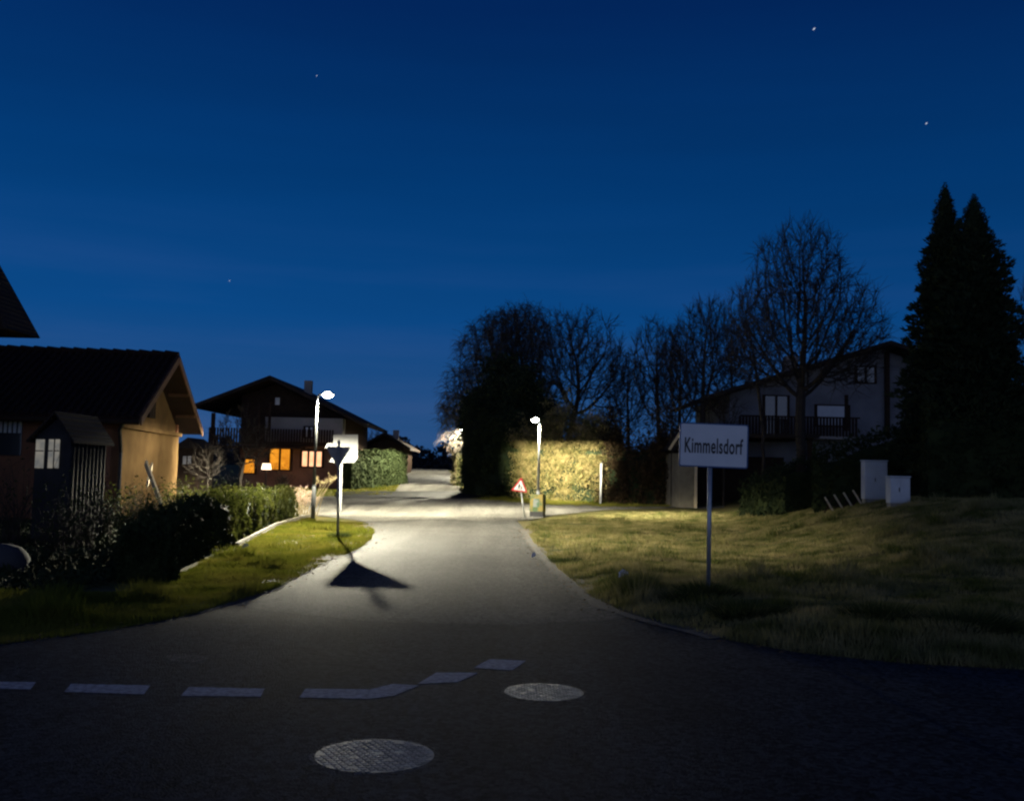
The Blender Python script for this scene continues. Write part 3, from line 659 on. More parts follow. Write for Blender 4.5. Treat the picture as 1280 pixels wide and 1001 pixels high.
# --- chalet beyond the lane, left
hY = 60.0
def hp(px, py, y=hY): return pd(px, py, y)
zb = g(-13, hY)
t = thing('chalet', 'dark chalet with warmly lit ground floor windows beyond the lane', 'house', (hp(352,600).x, hY, zb))
ap = hp(345,476); le = hp(251,511); re_ = hp(459,533)
wl, wr = hp(300,560).x, hp(432,560).x
def hz(px, py): return hp(px, py).z
zl = hz(300,505)
def roofz(x): return ap.z-(ap.z-le.z)*(ap.x-x)/(ap.x-le.x) if x < ap.x else ap.z-(ap.z-re_.z)*(x-ap.x)/(re_.x-ap.x)
up_z = hz(345,556)
part('upper_wall', MB().prism([(wl,hY,up_z),(wr,hY,up_z),(wr,hY,roofz(wr)-.15),(ap.x,hY,ap.z-.2),(wl,hY,roofz(wl)-.15)], (0,9,0)), MT['wood_dark'], t)
part('lower_wall', MB().prism([(wl,hY+.1,zb-.5),(wr,hY+.1,zb-.5),(wr,hY+.1,up_z-.01),(wl,hY+.1,up_z-.01)], (0,8.8,0)), MT['rendpink'], t)
for a_ in (le, re_):
    part('roof', MB().prism([(a_.x, hY-1.6, a_.z-.05),(ap.x, hY-1.6, ap.z-.05),(ap.x, hY-1.6, ap.z+.18),(a_.x, hY-1.6, a_.z+.16)], (0,11.6,0)), MT['tiles_dark'], t)
c = hp(385.5, 487, hY+2); part('chimney', MB().box((c.x, hY+2, c.z-.2), (.45,.45,1.5)), MT['rendered'], t)
a_, b_ = hp(337,520), hp(431,554); part('bay_wall', MB().prism([(a_.x,hY-1.0,b_.z+.02),(b_.x,hY-1.0,b_.z+.02),(b_.x,hY-1.0,a_.z-.1),(a_.x,hY-1.0,a_.z-.1)], (0,.98,0)), MT['rendered'], t)
def win(x0, y0, x1, y1, m, y, nb=1, par=None, fm='wood_dark'):
    a_, b_ = hp(x0, y0, y), hp(x1, y1, y); w_ = part('window', MB().box(((a_.x+b_.x)/2, y, (a_.z+b_.z)/2), (b_.x-a_.x+.16, .06, a_.z-b_.z+.16)), MT[fm], par)
    n = nb
    for k in range(n):
        s_ = (b_.x-a_.x)/n; part('pane', MB().box((a_.x+s_*(k+.5), y-.035, (a_.z+b_.z)/2), (s_-.14, .02, a_.z-b_.z)), MT[m], w_)
    return w_
win(343,497,351,506,'curtain',hY-.04,1,t)  # white pane imitates the sky reflected in this window
win(381,534,392,546,'curtain',hY-1.04,2,t)
win(377,564,403,583,'win_warm',hY+.02,3,t)
win(304,574,319,591,'win_orange',hY+.02,1,t)
win(337,558,363,587,'win_orange',hY+.02,2,t)  # panes glow in place of a warmly lamplit stretch of wall
rail = MB(); 
for i in range(46): x = hp(262,540,hY-1.5).x + i*.16; rail.box((x, hY-1.5, hz(300,548)+.1), (.10,.03,.95))
part('balcony_railing', rail, MT['wood_dark'], t)
part('balcony_floor', MB().box((hp(300,556,hY-.8).x, hY-.8, hz(300,556)-.12), (7.4,1.5,.15)), MT['wood_dark'], t)
for px in (267,): a_ = hp(px,516,hY-1.5); part('balcony_post', MB().box((a_.x, hY-1.5, (a_.z+zb)/2), (.2,.2,a_.z-zb)), MT['wood_dark'], t)
for i in range(3): part('balcony_post', MB().box((hp(310+i*14,500,hY-1.5).x, hY-1.5, hz(300,530)+.4), (.14,.14,1.7)), MT['wood_dark'], t)
lt = hp(333, 583, hY-2.5); tn = thing('garden_lantern', 'glowing garden lantern beside the chalet terrace', 'lantern', (lt.x, hY-2.5, zb))
part('post', MB().tube((lt.x, hY-2.5, zb-.1), (lt.x, hY-2.5, lt.z-.18), .04, .04, 8), MT['black'], tn)
part('lantern_glass', MB().box((lt.x, hY-2.5, lt.z), (.50,.3,.34), None, .8), MT['lantern'], tn)
part('lantern_roof', MB().box((lt.x, hY-2.5, lt.z+.24), (.5,.4,.1), None, .3), MT['black'], tn)
def point(loc, e, col, r=.15):
    l = bpy.data.lights.new('lantern_light', 'POINT'); l.energy = e; l.color = col; l.shadow_soft_size = r
    o = bpy.data.objects.new('lantern_light', l); C.objects.link(o); o.location = loc
point((lt.x+.6, hY-1.9, lt.z-.1), 26, (1,.45,.12)); 
point((hp(385,572,hY-2).x, hY-2.2, lt.z-.3), 5, (1,.45,.22))
# --- small annex with pale windows, left of the chalet
t = thing('small_annex', 'small reddish hut with two pale windows between garage and chalet', 'hut', (hp(232,600,46).x, 46, g(-15,46)))
a_, b_ = hp(222,560,46), hp(250,560,46)
part('wall', MB().box(((a_.x+b_.x)/2, 47, a_.z/2), (b_.x-a_.x, 2, a_.z)), MT['wood_dark'], t)
part('roof', MB().prism([(a_.x-.2,45.8,a_.z),(b_.x+.2,45.8,a_.z),((a_.x+b_.x)/2,45.8,a_.z+.5)], (0,2.4,0)), MT['tiles_dark'], t)
for x0_ in (229, 235): 
    c_, d_ = hp(x0_,570,45.97), hp(x0_+3.4,580,45.97); part('window', MB().box(((c_.x+d_.x)/2,45.97,(c_.z+d_.z)/2),(d_.x-c_.x,.04,c_.z-d_.z)), MT['curtain'], t)
# --- far house, silhouette
fY = 88.0; t = thing('far_house', 'far dark house roof silhouetted above the clipped hedge', 'house', (hp(478,580,fY).x, fY, g(-11,fY)))
a_, b_, c_ = hp(447,562,fY), hp(481,543.5,fY), hp(514,563,fY); zg = g(-11,fY)
part('wall', MB().prism([(a_.x+.7,fY,zg-.5),(c_.x-.7,fY,zg-.5),(c_.x-.7,fY,c_.z+.3),(b_.x,fY,b_.z-.1),(a_.x+.7,fY,a_.z+.3)], (0,8,0)), MT['wood_dark'], t)
part('roof', MB().prism([(a_.x,fY-.8,a_.z),(b_.x,fY-.8,b_.z),(c_.x,fY-.8,c_.z),(c_.x,fY-.8,c_.z+.2),(b_.x,fY-.8,b_.z+.2),(a_.x,fY-.8,a_.z+.2)], (0,9.6,0)), MT['tiles_dark'], t)
c_ = hp(495,546,fY+2); part('chimney', MB().box((c_.x,fY+2,c_.z),(.5,.5,1.2)), MT['rendered'], t)
# --- big white gabled house on the right
kY = 54.0
t = thing('gabled_house', 'large white rendered house with balcony behind the bare tree', 'house', (hp(1050,600,kY).x, kY, 1.2))
ap = hp(1101,434,kY); le = hp(880,499,kY); wl = hp(912,500,kY).x; wr = 2*ap.x-wl; re_x = 2*ap.x-le.x
def rz(x): return ap.z-(ap.z-le.z)*abs(x-ap.x)/(ap.x-le.x)
part('wall', MB().prism([(wl,kY,.2),(wr,kY,.2),(wr,kY,rz(wr)-.12),(ap.x,kY,ap.z-.12),(wl,kY,rz(wl)-.12)], (0,10,0)), MT['housewhite'], t)
for xx in (le.x, re_x):
    zz = rz(xx); part('roof', MB().prism([(xx,kY-1.5,zz-.05),(ap.x,kY-1.5,ap.z-.05),(ap.x,kY-1.5,ap.z+.18),(xx,kY-1.5,zz+.16)], (0,12.5,0)), MT['tiles_dark'], t)
c_ = hp(988,458,kY+2.5); part('chimney', MB().box((c_.x,kY+2.5,c_.z-.1),(.7,.7,1.3)), MT['rendered'], t)
hw = win(1070,459,1094,478,'glass',kY-.03,2,t)
win(1020,507,1061,532,'pwhite',kY-.03,1,t)
win(955,495,985,545,'glass',kY-.03,2,t)
part('downpipe', MB().box((hp(1109,500,kY-.15).x, kY-.15, (hz(1108,445)*.0+hp(1108,440,kY).z+hp(1108,545,kY).z)/2), (.22,.22,hp(1108,440,kY).z-hp(1108,545,kY).z)), MT['wood_dark'], t)
a_, b_ = hp(925,532,kY-1.4), hp(1075,545,kY-1.4); rl = MB()
n = int((b_.x-a_.x)/.17)
for i in range(n): rl.box((a_.x+.17*i, kY-1.4, (a_.z+b_.z)/2+.2), (.12,.03,1.0))
rl.box(((a_.x+b_.x)/2, kY-1.4, (a_.z+b_.z)/2+.74), (b_.x-a_.x,.09,.08)); part('balcony_railing', rl, MT['wood_dark'], t)
part('balcony_floor', MB().box(((a_.x+b_.x)/2, kY-.72, b_.z-.12), (b_.x-a_.x,1.4,.14)), MT['rendered'], t)
part('balcony_roof_post', MB().box((hp(1058,520,kY-1.3).x, kY-1.3, hp(1058,518,kY).z), (.16,.16,1.9)), MT['wood_dark'], t)
# --- carport between hedge and meadow
cb = gp(849, 634.5); cY = cb.y
t = thing('carport', 'low dark carport with a pale side wall behind the place name sign', 'carport', cb)
zt = pd(849, 566, cY).z
x0_ = cb.x; x1_ = pd(868, 633, cY).x; x2_ = pd(1012, 600, cY).x
zb = cb.z-.3
part('side_wall', MB().prism([(x0_,cY,zb),(x1_,cY,zb),(x1_,cY,zt),(x0_,cY,zt)], (-.9,5,0)), MT['concrete_dim'], t)
part('corner_post', MB().box((x1_+.04,cY-.06,(zb+zt)/2),(.12,.12,zt-zb)), MT['board'], t)
part('back_wall', MB().prism([(x1_+.3,cY+4.6,zb),(x2_,cY+4.6,zb),(x2_,cY+4.6,zt),(x1_+.3,cY+4.6,zt)], (0,.2,0)), MT['wood_dark'], t)
part('far_post', MB().box((x2_,cY,(zb+zt+1)/2),(.2,.2,zt-zb+1)), MT['wood_dark'], t)
ea = pd(836.5, 562, cY-.3); eb = pd(850, 541, cY-.3); 
part('roof', MB().prism([(ea.x,cY-.3,ea.z),(eb.x,cY-.3,eb.z),(x2_+.4,cY-.3,eb.z+.1),(x2_+.4,cY-.3,eb.z-.1),(eb.x+.3,cY-.3,eb.z-.2),(ea.x+.2,cY-.3,ea.z-.05)], (0,5.4,0)), MT['tiles_dark'], t)
d_ = (eb-ea); nr = Vector((-d_.z,0,d_.x)).normalized()*.06
part('bargeboard', MB().prism([ea-nr, eb-nr, eb+nr, ea+nr], (0,-.04,0)), MT['board'], t)
# --- utility cabinets
def cabinet(x0, y0, x1, y1, label, edge_line):
    b_ = gp((x0+x1)/2, y1); Yc = b_.y; a_ = pd(x0, y0, Yc); c_ = pd(x1, y1-3, Yc); w_ = c_.x-a_.x
    t = thing('utility_cabinet', label, 'cabinet', b_, 'pale utility cabinets on the bank'); xc = (a_.x+c_.x)/2
    part('plinth', MB().box((xc, Yc+.16, (b_.z-.2+c_.z)/2), (w_*.94, .28, c_.z-b_.z+.2)), MT['concrete'], t)
    part('housing', MB().box((xc, Yc+.16, (a_.z+c_.z)/2-.02), (w_, .32, a_.z-c_.z-.04)), MT['pwhite'], t, bev=.01)
    part('cap', MB().box((xc, Yc+.16, a_.z-.01), (w_+.04, .37, .04)), MT['pwhite'], t, bev=.01)
    for k in range(2): part('door', MB().box((xc+(k-.5)*w_*.47, Yc-.008, (a_.z+c_.z)/2-.02), (w_*.455, .014, a_.z-c_.z-.12)), MT['pwhite'], t, bev=.004)
    part('handle', MB().box((xc-.03, Yc-.02, (a_.z+c_.z)/2), (.02,.02,.12)), MT['black'], t)
cabinet(1080.5,575,1109.5,627,'taller pale utility cabinet on the grass bank',0)
cabinet(1112.5,595,1138,632,'shorter pale utility cabinet right of the tall one',1)
# --- crossed lath fence
fb = gp(1032, 632); fY2 = 32.1; fb = Vector((pd(1030, 620, 32.1).x, 32.1, 0)); fb.z = g(fb.x, 32.1); t = thing('lath_fence', 'low fence of crossed diagonal laths beside the cabinets', 'fence', (fb.x, fY2, fb.z))
xe = pd(1150, 620, fY2).x
k = 0; x = fb.x
for xx in np.arange(fb.x, xe, .30):
    z = g(xx, fY2)
    part('lath', MB().prism([(xx,fY2,z+.50),(xx+.05,fY2,z+.52),(xx+.36,fY2,z+.02),(xx+.31,fY2,z)], (0,.02,0)), MT['board'], t)
    part('lath', MB().prism([(xx+.36,fY2+.025,z+.50),(xx+.31,fY2+.025,z+.52),(xx,fY2+.025,z+.02),(xx+.05,fY2+.025,z)], (0,.02,0)), MT['wood_dark'], t)
# ------------------------------------------------------------------ vegetation
def cards(P, Nn, size, droop=0.0, asp=.55):
    """leaf cards: kite quads centred on P"""
    n = len(P); s = size*rng.uniform(.6, 1.4, n)
    a = rng.normal(size=(n, 3)); a[:, 2] -= droop; a /= np.linalg.norm(a, axis=1)[:, None]
    b = np.cross(a, rng.normal(size=(n, 3))); b /= np.linalg.norm(b, axis=1)[:, None]
    a = a*s[:, None]; b = b*(s*asp)[:, None]
    V = np.stack([P-a, P+b*.6, P+a, P-b*.6], 1).reshape(-1, 3)
    return V, np.arange(n*4).reshape(-1, 4)
def hedge(name, label, cat, pts, width, heights, n, size, m, core='thuja_dark', rough=.15, droop=.5, group=None, kind=None, conical=0, clump=0):
    """hedge along the ground polyline pts (x,y); heights at each pt; leaf cards over an inner core"""
    base = Vector((pts[0][0], pts[0][1], g(*pts[0]))); t = thing(name, label, cat, base, group)
    P2 = [Vector((p[0], p[1])) for p in pts]; L = [0]
    for i in range(len(P2)-1): L.append(L[-1]+(P2[i+1]-P2[i]).length)
    tot = L[-1]; mb = MB(); ns = max(2, int(tot/.8)); ringv = []
    def at(s):
        i = 0
        while i < len(L)-2 and s > L[i+1]: i += 1
        q = (s-L[i])/(L[i+1]-L[i]); d = (P2[i+1]-P2[i]).normalized(); return P2[i].lerp(P2[i+1], q), Vector((-d.y, d.x)), heights[i]*(1-q)+heights[i+1]*q
    for i in range(ns+1):
        p, nr, h = at(tot*i/ns); z = g(p.x, p.y); w_ = width/2-.08; k = 1+.06*random.uniform(-1,1)
        for a_, zz in ((-w_,-.2),(-w_*.95,h*.80*k),(-w_*.5,(h-.12)*k),(w_*.5,(h-.12)*k),(w_*.95,h*.80*k),(w_,-.2)): q = p+nr*a_; ringv.append((q.x, q.y, z+zz))
    fs = [(i*6+j, (i+1)*6+j, (i+1)*6+j+1, i*6+j+1) for i in range(ns) for j in range(5)] + [tuple(range(6)), tuple(range(ns*6+5, ns*6-1, -1))]
    part('inner_growth', MB().add(ringv, fs), MT[core], t)
    S = rng.uniform(0, tot, n); out = []
    for s in S:
        p, nr, h = at(s); r = random.random(); per = 2*h+width; u_ = r*per
        if s < .1 or s > tot-.1: pass
        e_ = (random.random() < width/(tot+width)*.9)
        bumpy = rough*(mnoise.noise((p.x*1.6, p.y*1.6, u_*1.3))+.5*mnoise.noise((p.x*5, p.y*5, u_*4)))
        if e_: off = random.uniform(-width/2, width/2); zz = random.uniform(0, h); p, nr, h = at(0 if random.random() < .5 else tot); 
        elif u_ < h: off = -width/2+bumpy; zz = u_
        elif u_ > h+width: off = width/2+bumpy; zz = per-u_
        else: off = u_-h-width/2; zz = h+bumpy+abs(random.gauss(0, rough*.5))
        off *= 1-conical*zz/max(h, .1)
        q = p+nr*off; out.append((q.x, q.y, zz))
    out = np.array(out)
    if clump:
        cc_ = out[rng.choice(len(out), max(30, len(out)//clump), replace=False)]; out = cc_[rng.integers(0, len(cc_), len(out))]+rng.normal(size=out.shape)*np.array([.17,.17,.24])
        out[:, 2] += (out[:, 2] > max(heights)*.72)*(wob(out[:, 0], out[:, 1], 1.6)*.55)
    out[:, 2] += gnp(out[:, 0], out[:, 1])
    part('foliage', cards(out, None, size, droop), MT[m], t)
    return t
hf = [p for p in HEDGE_FOOT]
def shift(p, dx, dy=0): return (p[0]+dx, p[1]+dy)
hedge('clipped_hedge', 'low green thuja hedge beside the left verge under the lamp', 'hedge', [shift(hf[0],-.6,-2.0), shift(hf[1],-.5), shift(hf[2],-.45,.2)], .7, [.75,.82,.92], 24000, .05, 'thuja', rough=.2, droop=-1.0)
hedge('thuja_row', 'darker taller thuja hedge nearer the camera on the left', 'hedge', [shift(hf[2],-.5,-.3), shift(hf[3],-.5), tuple(gp(178,728).xy)], .65, [.7,.66,.6], 26000, .05, 'thuja_dark', rough=.22, droop=-1.0)
# stone edging at the hedge foot
ed = [tuple(p) for p in hf]
mb = MB()
for i in range(2):
    a_, b_ = Vector(ed[i]), Vector(ed[i+1]); n = int((b_-a_).length/.9)
    for k in range(n):
        p = a_.lerp(b_, (k+.5)/n); d = (b_-a_); mb.box((p.x+.1, p.y, g(p.x,p.y)+.02), (d.length/n*.96, .07, .16), Matrix.Rotation(math.atan2(d.y, d.x), 3, 'Z'))
tag(part('edging_stones', mb, MT['concrete_dim']), 'row of pale edging stones along the foot of the low hedge', 'edging')
# tall lit hedge beyond the lane
lh = [gp(655,622.5), gp(700,625), gp(764,629)]
lh = [(p.x, p.y+.9) for p in lh]
def hh(px, ptop, p): return pd(px, ptop, p[1]).z-g(*p)
hedge('tall_hedge', 'tall brownish hedge glowing in the light of the right lamp', 'hedge', lh, 1.7, [hh(655,557,lh[0]), hh(700,545,lh[1]), hh(764,556,lh[2])], 80000, .085, 'beech', core='needles', rough=1.1, droop=1.0, clump=70)
lh2 = [gp(758,629), gp(800,630.5), gp(847,632)]; lh2 = [(p.x, p.y+1.1) for p in lh2]
hedge('dark_thicket', 'dark brown thicket behind the marker post, right of the lit hedge', 'hedge', lh2, 1.7, [hh(764,556,lh2[0]), hh(800,560,lh2[1]), hh(847,556,lh2[2])], 26000, .10, 'brown_leaf', core='needles', rough=1.0, droop=.5, clump=60)
lh3 = [gp(600,619.5), gp(662,623)]; lh3 = [(p.x, p.y+1.3) for p in lh3]
hedge('dark_shrubbery', 'dark shrubs between the corner hedge block and the lit hedge', 'hedge', lh3, 2.0, [hh(600,552,lh3[0]), hh(662,560,lh3[1])], 20000, .11, 'thuja_dark', core='needles', rough=1.1, droop=.5, clump=60)
# dark hedge block left of it
db = [(-2.45, 59.2), (1.6, 59.0)]
hedge('dark_hedge', 'tall dark green hedge block at the corner of the far lane', 'hedge', db, 5.0, [4.7, 5.2], 34000, .10, 'needles', core='needles', rough=1.2, droop=.4, clump=60)
# far hedges up the lane
a_ = gp(508, 601); fh = [(a_.x-.2, a_.y), (a_.x-4.5, a_.y-4.5), (a_.x-14, a_.y-6)]
fh = [(gp(503,604).x-.2, gp(503,604).y), (gp(470,609).x, gp(470,609).y+.6), (gp(428,612).x, gp(428,612).y+.8)]
hedge('far_hedge', 'clipped hedge at the corner where the far lane begins, its end lit', 'hedge', fh, 1.0, [hh(500,569,fh[0]), hh(470,567,fh[1]), hh(428,567,fh[2])], 16000, .08, 'thuja_dark', rough=.2, droop=.2)
hedge('lane_bush', 'bright overhanging bush lit by the far lamp on the lane', 'bush', [(-3.25, 67.5), (-3.25, 70), (-3.7, 80)], .9, [3.0, 3.4, 2.6], 16000, .13, 'pale_leaf', core='thuja', rough=.45, droop=.4)
hedge('dark_bush', 'round dark bush on the bank left of the white cabinets', 'bush', [shift(gp(955,640).xy, 0, .8), shift(gp(1015,636).xy, 0, .8)], 1.7, [1.15, 1.5], 9000, .07, 'needles', rough=.35)
hedge('garden_hedge', 'dark hedge behind the cabinets and lath fence', 'hedge', [(10.3, 34), (14, 33), (22, 32)], 1.6, [1.6, 2.0, 2.4], 14000, .09, 'thuja_dark', rough=.4)
hedge('side_hedge', 'dark hedge below the two conifers at the right edge', 'hedge', [(12.2, 29.5), (20, 27.5)], 1.6, [2.3, 3.4], 16000, .09, 'thuja_dark', rough=.5)
# pale twig catching the light left of the lamp head
c_ = pd(664, 540, lh[1][1]-1); tw = thing('leafy_twig', 'pale leafy twig sticking out beside the right lamp head', 'twig', c_)
a_, b_ = pd(652, 538, c_.y), pd(682, 546, c_.y); part('stem', MB().tube(a_, b_, .02, .04, 6), MT['bark'], tw)
Pp = np.array([tuple(a_.lerp(b_, random.random())+Vector((random.gauss(0,.08), random.gauss(0,.12), random.gauss(0,.1)))) for _ in range(160)]); part('leaves', cards(Pp, None, .09, .3), MT['pale_leaf'], tw)
# ---- bare trees by space colonisation
def bare_tree(name, label, base, blobs, trunk_h, nattr, D=.34, kill=.55, infl=4.0, tip=.011, twigs=3, m='bark', group='bare winter trees', hang=0, twl=.6, seed=1, lean=(0,0)):
    r = np.random.default_rng(seed); base = Vector(base); At = []
    while len(At) < nattr:
        k = r.integers(len(blobs)); c, rad = blobs[k]; v = r.normal(size=3); v /= np.linalg.norm(v); v *= r.random()**.52
        At.append((c[0]+v[0]*rad[0], c[1]+v[1]*rad[1], c[2]+v[2]*rad[2]))
    At = np.array(At); nodes = [np.array(base)-np.array([0,0,.2])]; par = [-1]
    nt_ = max(2, int((trunk_h+.2)/D)); 
    for i in range(nt_):
        nodes.append(nodes[-1]+np.array([lean[0]*D+r.normal()*.02, lean[1]*D+r.normal()*.02, D])); par.append(len(nodes)-2)
    best = np.full(len(At), 1e9); bi = np.zeros(len(At), int); new = list(range(len(nodes))); alive = np.ones(len(At), bool)
    for it in range(140):
        if new:
            Nn = np.array([nodes[i] for i in new]); d = np.linalg.norm(At[:, None]-Nn[None], axis=2); j = d.argmin(1); dm = d[np.arange(len(At)), j]
            u = dm < best; best[u] = dm[u]; bi[u] = np.array(new)[j[u]]
        alive &= best > kill
        if not alive.any(): break
        idx = np.nonzero(alive & (best < (infl if it > 25 else 99)))[0]
        if not len(idx): break
        new = []; NA = np.array(nodes)
        for k in np.unique(bi[idx]):
            mem = idx[bi[idx] == k]; v = At[mem]-NA[k]; v /= np.linalg.norm(v, axis=1)[:, None]; v = v.sum(0); v += np.array([0,0,.28])*np.linalg.norm(v)+r.normal(size=3)*.15; L_ = np.linalg.norm(v)
            if L_ < 1e-6: continue
            p = NA[k]+v/L_*D
            nodes.append(p); par.append(k); new.append(len(nodes)-1)
        if len(nodes) > 9000: break
    n = len(nodes); ch = [0]*n; rad = np.zeros(n)
    for i in range(n-1, 0, -1):
        if rad[i] == 0: rad[i] = tip**2.25
        rad[par[i]] += rad[i]; ch[par[i]] += 1
    rad = rad**(1/2.25); V = []; Fc = []
    def tb(a, b, ra, rb, ns):
        a = Vector(a); b = Vector(b); d = b-a
        if d.length < 1e-6: return
        d.normalize(); x = d.orthogonal().normalized(); y = d.cross(x); k = len(V)
        for q, rr_ in ((a, ra), (b, rb)):
            for i_ in range(ns): an = 2*PI*i_/ns; V.append(tuple(q+(x*math.cos(an)+y*math.sin(an))*rr_))
        for i_ in range(ns): Fc.append((k+i_, k+(i_+1) % ns, k+ns+(i_+1) % ns, k+ns+i_))
    VT = []; 
    trunk = []
    for i in range(1, n):
        ns = 8 if rad[i] > .06 else (5 if rad[i] > .03 else 3)
        if i <= nt_: trunk.append(i); continue
        tb(nodes[par[i]], nodes[i], min(rad[par[i]], rad[i]*1.25), rad[i], ns)
    for i in range(1, n):
        if rad[i] < tip*3.2:
            for _ in range(twigs if rad[i] > tip*1.3 else twigs+2):
                v = r.normal(size=3); v[2] += .9-hang*1.9; d0 = nodes[i]-nodes[par[i]]; v = v/np.linalg.norm(v)*.8+d0/max(np.linalg.norm(d0), 1e-6)*(1-hang*.6); L_ = twl*r.uniform(.5, 1.3)
                v /= np.linalg.norm(v); p1 = nodes[i]+v*L_*.5; v2 = v+np.array([0,0,-hang*1.6])+r.normal(size=3)*.2; p2 = p1+v2/np.linalg.norm(v2)*L_*.6
                tb(nodes[i], p1, tip*.75, tip*.6, 3); tb(p1, p2, tip*.6, tip*.35, 3)
    t = thing(name, label, 'tree', base, group); Vc, Fcc = V[:], Fc[:]
    V.clear(); Fc.clear()
    for i in trunk: tb(nodes[par[i]], nodes[i], rad[par[i]], rad[i], 10)
    part('trunk', (np.array(V), list(Fc)), MT[m], t, True); part('crown', (np.array(Vc), Fcc), MT[m], t)
    return t
def blob(x, y, Yv, rx, ry, dy=None):
    c = pd(x, y, Yv); s = Yv/F; return ((c.x, Yv, c.z), (rx*s, (dy if dy else rx*s), ry*s))
def gb_(px, Yv): x = pd(px, 600, Yv).x; return (x, Yv, g(x, Yv))
bare_tree('bare_tree', 'largest bare tree with rounded crown over the white house roof', gb_(1000,37), [blob(1010,410,37,98,88), blob(1000,345,37,62,68), blob(1055,430,37,55,60), blob(955,440,37,45,55)], 3.0, 4200, D=.24, kill=.30, twigs=3, twl=.5, tip=.012, seed=3)
bare_tree('bare_tree', 'bare tree directly left of the largest one, behind the house eave', gb_(955,44), [blob(945,420,44,40,75), blob(925,400,44,20,38)], 3.2, 1700, D=.28, kill=.36, twigs=4, twl=.45, seed=4)
bare_tree('bare_tree', 'bare tree behind the place name sign, middle of the right group', gb_(878,55), [blob(875,450,55,52,72), blob(885,410,55,30,36)], 2.4, 2600, kill=.4, tip=.015, twigs=4, seed=5)
bare_tree('bare_tree', 'smaller bare tree at the left end of the right group', gb_(822,58), [blob(820,465,58,36,68)], 2.6, 1700, kill=.4, tip=.015, twigs=4, seed=6)
bare_tree('bare_tree', 'wide fan shaped bare tree right of the lamp, above the hedge', gb_(712,63), [blob(728,455,63,62,66), blob(700,440,63,40,50), blob(765,480,63,25,50)], 3.6, 3200, kill=.42, tip=.016, twigs=4, seed=7)
bare_tree('bare_tree', 'dense bare tree in the gap between the two middle ones', gb_(850,64), [blob(850,475,64,36,60)], 2.6, 1500, kill=.45, tip=.017, twigs=4, seed=61)
bare_tree('bare_tree', 'dense bare tree behind the left eave of the white house', gb_(915,66), [blob(915,455,66,34,62)], 2.6, 1500, kill=.45, tip=.017, twigs=4, seed=62)
bare_tree('bare_tree', 'bare tree above the dark thicket, left of the right group', gb_(785,68), [blob(785,490,68,30,48)], 2.6, 1200, kill=.45, tip=.017, twigs=4, seed=63)
bare_tree('drooping_birch', 'dense drooping birch above the dark corner hedge', gb_(625,66), [blob(618,450,66,52,68), blob(605,500,66,58,60), blob(655,420,66,38,42), blob(585,520,66,38,45), blob(660,500,66,35,70)], 3.5, 4200, kill=.38, tip=.018, twigs=5, hang=.55, twl=.8, m='birch_bark', seed=8)
bare_tree('bare_tree', 'second darker bare tree behind the drooping birch', gb_(655,72), [blob(655,470,72,42,80), blob(640,430,72,38,50), blob(680,500,72,30,50)], 3.5, 1900, kill=.45, tip=.018, twigs=4, seed=9)
bare_tree('bare_tree', 'bare tree cut by the right edge of the picture beside the conifers', gb_(1300,40), [blob(1305,420,40,48,75)], 3.0, 1200, D=.3, kill=.42, seed=10)
bare_tree('bare_tree', 'thin garden tree in front of the chalet balcony', gb_(300,44), [blob(300,545,44,34,36), blob(322,560,44,22,28)], 1.2, 700, D=.22, kill=.3, twl=.35, tip=.010, seed=12)
bare_tree('bare_tree', 'low bare tree by the dark gap between garage and chalet', gb_(262,40), [blob(258,580,40,24,26)], .6, 350, D=.2, kill=.28, twl=.3, tip=.009, seed=13)
for i, (x, y_, rx, ry, Yv, lb) in enumerate([(840,520,32,28,50,'low tangle of bare branches left of the place name sign'), (775,530,32,22,58,'low bare bush above the hedge near the marker post'), (905,520,26,30,50,'low bare bush behind the place name sign'), (470,553,16,16,95,'small bare tree beside the far house')]):
    bare_tree('bare_tree', lb, gb_(x, Yv), [blob(x, y_, Yv, rx, ry)], .8, 420, D=.3, kill=.4, tip=.014, seed=20+i)
# ---- dense evergreen above the corner hedge
def evergreen(name, label, Yv, blobs, n, size, seed):
    r = np.random.default_rng(seed); c0 = blobs[0]; x0 = pd(c0[0], 600, Yv).x; base = Vector((x0, Yv, g(x0, Yv))); t = thing(name, label, 'tree', base)
    part('trunk', MB().path([base-Vector((0,0,.2)), base+Vector((0.1,0,2.5)), Vector(blob(*c0[:2], Yv, 1, 1)[0])], [.22,.17,.06], 8), MT['bark'], t); out = []
    for (x, y, rx, ry, dens) in blobs:
        c, rad = blob(x, y, Yv, rx, ry); k = int(n*dens); ncl = max(12, k//90)
        v = r.normal(size=(ncl, 3)); v /= np.linalg.norm(v, axis=1)[:, None]; cl = v*(r.random(ncl)**.35)[:, None]*np.array(rad)+np.array(c)
        out.append(cl[r.integers(0, ncl, k)]+r.normal(size=(k, 3))*np.array([.26, .26, .36]))
    part('crown', cards(np.concatenate(out), None, size, .3), MT['needles'], t)
evergreen('evergreen_tree', 'dense dark evergreen rising from the corner hedge', 60.5, [(630,515,38,42,.5),(628,480,22,34,.15),(648,500,20,42,.15),(600,530,26,30,.2)], 15000, .16, 41)
evergreen('evergreen_tree', 'dark yew leaning over the lit hedge right of the corner hedge', 58.5, [(668,520,26,28,.6),(655,495,24,30,.4)], 9000, .15, 42)
